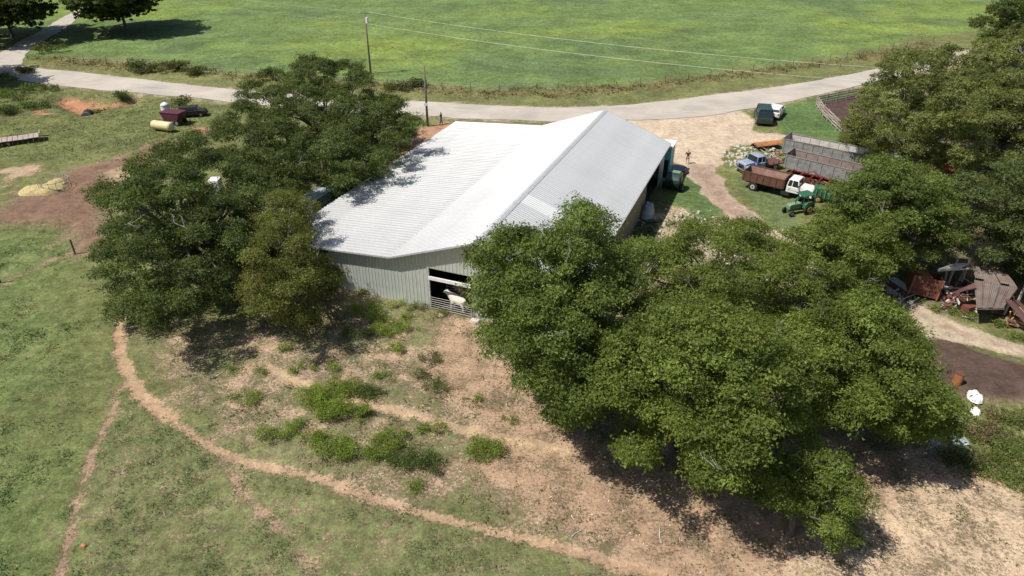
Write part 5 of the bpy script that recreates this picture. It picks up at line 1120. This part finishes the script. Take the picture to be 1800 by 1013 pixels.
# fallen sticks
for (px, py, L, az, lab) in ((1163, 955, 1.3, 1.4, "thin fallen stick standing out near the lower path"), (1376, 985, 1.2, 1.0, "brown fallen stick on sandy leaf litter"), (1425, 995, 1.4, 2.0, "grey fallen branch under the small pecan's shadow"), (1005, 945, 1.0, .8, "fallen twig lying across the dry grass"), (365, 670, 1.2, .7, "bare twig near the oak shadow's edge")):
    x, y, z = P3(px, py); b = MB(); p = Vector((0, 0, .06)); pts = [p]
    for k in range(4): az += random.uniform(-.3, .3); p = p + Vector((math.cos(az), math.sin(az), random.uniform(-.02, .04))) * L / 4; pts.append(p)
    b.tube(pts, [.035, .03, .025, .02, .01], 6); b.tube([pts[2], pts[2] + Vector((.25, .1, .08))], [.018, .008], 5)
    o = b.build("fallen_branch", M_DEAD if "brown" not in lab else M_BARK, loc=(x, y, z)); tag(o, lab, "branch", "fallen branches on the slope")

# ------------------------------------------------------------------ ground cover nobody could count
def tufts(name, n, xr, yr, accept, size, per, base, var=.35, spread=.12, matl=GRASSM, flat=False, tint2=None, tf=0.3):
    X = rng.uniform(*xr, n); Y = rng.uniform(*yr, n); k = rng.random(n) < accept(X, Y); X, Y = X[k], Y[k]; n = len(X)
    H = height(X, Y); sz = size * (0.5 + rng.random(n) ** 2 * 1.3)
    off = rng.normal(0, 1, (n, per, 3)) * np.array([spread, spread, 0]) * (sz / size)[:, None, None]
    P = np.stack([X, Y, H], 1)[:, None, :] + off; P[:, :, 2] += (sz * (0.03 if flat else .35))[:, None] + (rng.random((n, per)) * .02)
    N = rng.normal(0, 1, (n, per, 3)) * np.array([1, 1, .5]) + (np.array([0, 0, 3.0]) if flat else np.array([0, 0, 1.5]))
    lt = (1 + rng.normal(0, var, n)).clip(.4, 2)
    col = np.array(base)[None] * lt[:, None]
    if tint2 is not None: q = (rng.random(n) < tf)[:, None]; col = np.where(q, np.array(tint2)[None] * lt[:, None], col)
    T = np.repeat(col, per, 0) * (1 + rng.normal(0, .12, (n * per, 1)))
    me = leaf_mesh(name, P.reshape(-1, 3), N.reshape(-1, 3), np.repeat(sz, per) * (0.7 + .5 * rng.random(n * per)), np.clip(T, .01, 1), matl, width=.4)
    o = bpy.data.objects.new(name, me); COL.objects.link(o); tag(o, kind="stuff"); return o
def acc_left(X, Y): return (0.2 + Zlefty(X, Y)) * sstep(fbm(X * .35, Y * .35, 400), .42, .7) * (1 - np.maximum(Lp1(X, Y), Lp3(X, Y))) * (1 - Zbare(X, Y)) * (1 - Zmud(X, Y)) * (~inside(X, Y, BARN))
tufts("grass", 26000, (-50, 4), (20, 92), acc_left, .10, 13, (0.085, 0.125, 0.05), .25, .15)
def acc_low(X, Y): return Zgreenp(X, Y) * sstep(fbm(X * .6, Y * .6, 410), .45, .7) * (1 - np.maximum(Lp1(X, Y), Lp3(X, Y)))
tufts("grass", 16000, (-30, 10), (20, 42), acc_low, .075, 12, (0.10, 0.132, 0.058), .25, .12)
def acc_b(X, Y): return Zbare(X, Y) * (1 - .85 * Zdry(X, Y)) * sstep(fbm(X * .5, Y * .5, 420), .45, .65) * (1 - np.maximum(Lp1(X, Y), Lp2(X, Y)))
tufts("grass", 12000, (-26, 26), (20, 56), acc_b, .12, 8, (0.10, 0.125, 0.045), .3, .13, tint2=(0.2, 0.17, 0.09))
def acc_v(X, Y): return Zverge(X, Y) * .9
tufts("weeds", 26000, (-110, 85), (95, 150), acc_v, .34, 6, (0.115, 0.125, 0.052), .3, .35, tint2=(0.19, 0.145, 0.075), tf=.35)
def acc_p(X, Y): return (Y > 80) * (1 - Zgully(X, Y)) * (1 - Zmud(X, Y)) * (G_lower(X, Y))
def G_lower(X, Y): return sdist(X, Y, W([(0, 150), (190, 168), (400, 186), (370, 240), (200, 270), (0, 330), (-200, 300), (-200, 140)])) > 0
tufts("grass", 11000, (-110, -20), (70, 116), acc_p, .17, 9, (0.095, 0.132, 0.052), .3, .3)
def acc_r(X, Y): return Zweedr(X, Y)
tufts("weeds", 3000, (18, 36), (27, 45), acc_r, .2, 8, (0.09, 0.13, 0.035), .3, .2, tint2=(0.22, 0.17, 0.09))
def acc_l(X, Y): return np.maximum(Zdry(X, Y), .45 * Zbare(X, Y)) * .85
tufts("fallen_leaves", 22000, (-24, 30), (20, 58), acc_l, .10, 2, (0.2, 0.125, 0.08), .4, .1, LITTER, True, (0.5, 0.4, 0.27), .3)
def acc_s(X, Y): return np.maximum.reduce([Zbare(X, Y) * .5, Zyd2(X, Y), Zgreenp(X, Y) * .15])
tufts("pebbles", 2600, (-26, 34), (20, 70), acc_s, .07, 1, (0.55, 0.5, 0.42), .3, .1, LITTER, True)
def acc_ru(X, Y): return Zyd2(X, Y) * sstep(fbm(X * .4, Y * .4, 430), .4, .6)
tufts("weeds", 9000, (8, 36), (38, 64), acc_ru, .25, 8, (0.095, 0.13, 0.04), .3, .25)
# loose rubble stones on the yard's edge and under the back pecan
def rubble(name, n, xr, yr, accept, s):
    X = rng.uniform(*xr, n); Y = rng.uniform(*yr, n); k = rng.random(n) < accept(X, Y); X, Y = X[k], Y[k]; H = height(X, Y); b = MB()
    for x, y, z in zip(X, Y, H): q = s * random.uniform(.4, 1.5); b.box((x, y, z + q * .1), (q, q * random.uniform(.5, .9), q * .45), rz=random.uniform(0, 3), rx=random.uniform(-.3, .3), taper=(.7, .7))
    o = b.build(name, M_ROCK); tag(o, kind="stuff")
rubble("rubble", 900, (8, 30), (50, 66), lambda X, Y: Zyd2(X, Y) * .8, .28)
rubble("rubble", 500, (22, 34), (68, 86), lambda X, Y: (sdist(X, Y, W([(1268, 262), (1320, 250), (1340, 262), (1305, 280), (1300, 300), (1272, 300)])) > 0) * 1.0, .4)

tufts("dry_grass", 15000, (-50, 12), (20, 75), lambda X, Y: np.maximum(Zgreenp(X, Y), .5 * Zlefty(X, Y)) * sstep(fbm(X * .7, Y * .7, 440), .4, .65) * (~inside(X, Y, BARN)), .10, 4, (0.3, 0.235, 0.14), .25, .14, LITTER, True, (0.22, 0.2, 0.1), .4)
tufts("grass", 26000, (-130, 120), (100, 205), lambda X, Y: Zfield(X, Y) * sstep(fbm(X * .12, Y * .2, 450), .4, .6), .30, 5, (0.12, 0.165, 0.05), .18, .5, GRASSM, True, (0.17, 0.21, 0.055), .4)
def scrap(n, quad, seed, mats_, zmax):
    rr = random.Random(seed); b = MB()
    for _ in range(n):
        u, v = rr.random(), rr.random(); px = quad[0] + (quad[1] - quad[0]) * u; py = quad[2] + (quad[3] - quad[2]) * v + (px - quad[0]) * quad[4]
        x, y, z = P3(px, py); k = rr.random(); mi = rr.randrange(len(mats_)); z += rr.random() * zmax
        if k < .55:
            a = rr.uniform(0, 3.1); L = rr.uniform(.5, 1.7); b.bar((x, y, z + .05), (x + math.cos(a) * L, y + math.sin(a) * L * .8, z + rr.uniform(.0, .5)), rr.uniform(.04, .12), rr.uniform(.03, .08), mi=mi)
        elif k < .8: b.box((x, y, z + .05), (rr.uniform(.3, 1.0), rr.uniform(.3, .8), .03), rz=rr.uniform(0, 3), rx=rr.uniform(-.5, .5), ry=rr.uniform(-.4, .4), mi=mi)
        else: b.tube([(x, y, z + .1), (x + rr.uniform(-.5, .5), y + rr.uniform(-.4, .4), z + .2)], rr.uniform(.06, .22), 7, mi=mi)
    o = b.build("scrap_metal", mats_); tag(o, kind="stuff")
scrap(120, (1655, 1720, 500, 545, .12), 4, [M_RUST, M_WHITEWOOD, M_RUSTR, M_BLACK, M_GREYL, M_BROOF2], .35)
scrap(80, (1765, 1830, 535, 575, .2), 5, [M_RUST, M_BLACK, M_BROOF2, M_WHITEWOOD, M_RUSTO], .5)
scrap(40, (1550, 1605, 492, 530, .3), 6, [M_GREYL, M_RUST, M_SHEETB, M_WHITEWOOD], .1)
scrap(60, (1420, 1500, 440, 480, .1), 7, [M_GREYL, M_RUST, M_SHEETB, M_WHITEWOOD], .1)
scrap(50, (1345, 1470, 310, 332, .15), 8, [M_RUST, M_BLACK, M_RED, M_GREY], .3)
scrap(40, (1345, 1385, 262, 285, .1), 9, [M_RUST, M_RUSTO, M_GREY, M_WHITEWOOD], .3)
GX2 = "weeds growing through the scrap"
for (px, py, rad, h, lab) in [(1700, 556, .8, .5, "low green weeds in front of the collapsed shed"), (1668, 548, .6, .4, "weeds at the foot of the rusty wagon"), (1640, 546, .5, .4, "small weeds along the track by the wagon"), (1795, 498, 1.2, 1.4, "bush growing against the back of the brown roof"), (1752, 568, .7, .5, "weeds under the sagging roof edge"), (1785, 592, .8, .4, "grass bush between the dirt track and the scrap")]:
    shrub("scrap_weeds", lab, GX2, px, py, rad, h, (0.11, 0.155, 0.035), .13, 90, .25)

tufts("twigs", 2600, (-6, 32), (20, 46), lambda X, Y: Zdry(X, Y), .16, 1, (0.16, 0.12, 0.09), .4, .1, LITTER, True, (0.42, 0.38, 0.32), .3)
tufts("weeds", 2600, (-12, 32), (20, 46), lambda X, Y: (Zdry(X, Y) + Zsand(X, Y)) * sstep(fbm(X * .5, Y * .5, 470), .52, .66), .11, 10, (0.10, 0.135, 0.05), .25, .14)

tufts("weeds", 900, (-48, 0), (20, 66), lambda X, Y: (.25 * Zgreenp(X, Y) + Zlefty(X, Y)) * sstep(fbm(X * .25, Y * .25, 480), .4, .6) * (1 - Zmud(X, Y)) * (1 - np.maximum(Lp1(X, Y), Lp3(X, Y))) * (~inside(X, Y, BARN)), .13, 60, (0.075, 0.125, 0.035), .2, .28)
tufts("weeds", 260, (-46, -14), (30, 62), lambda X, Y: Zlefty(X, Y) * (~inside(X, Y, BARN)) * 1.0, .12, 50, (0.2, 0.15, 0.07), .2, .3)
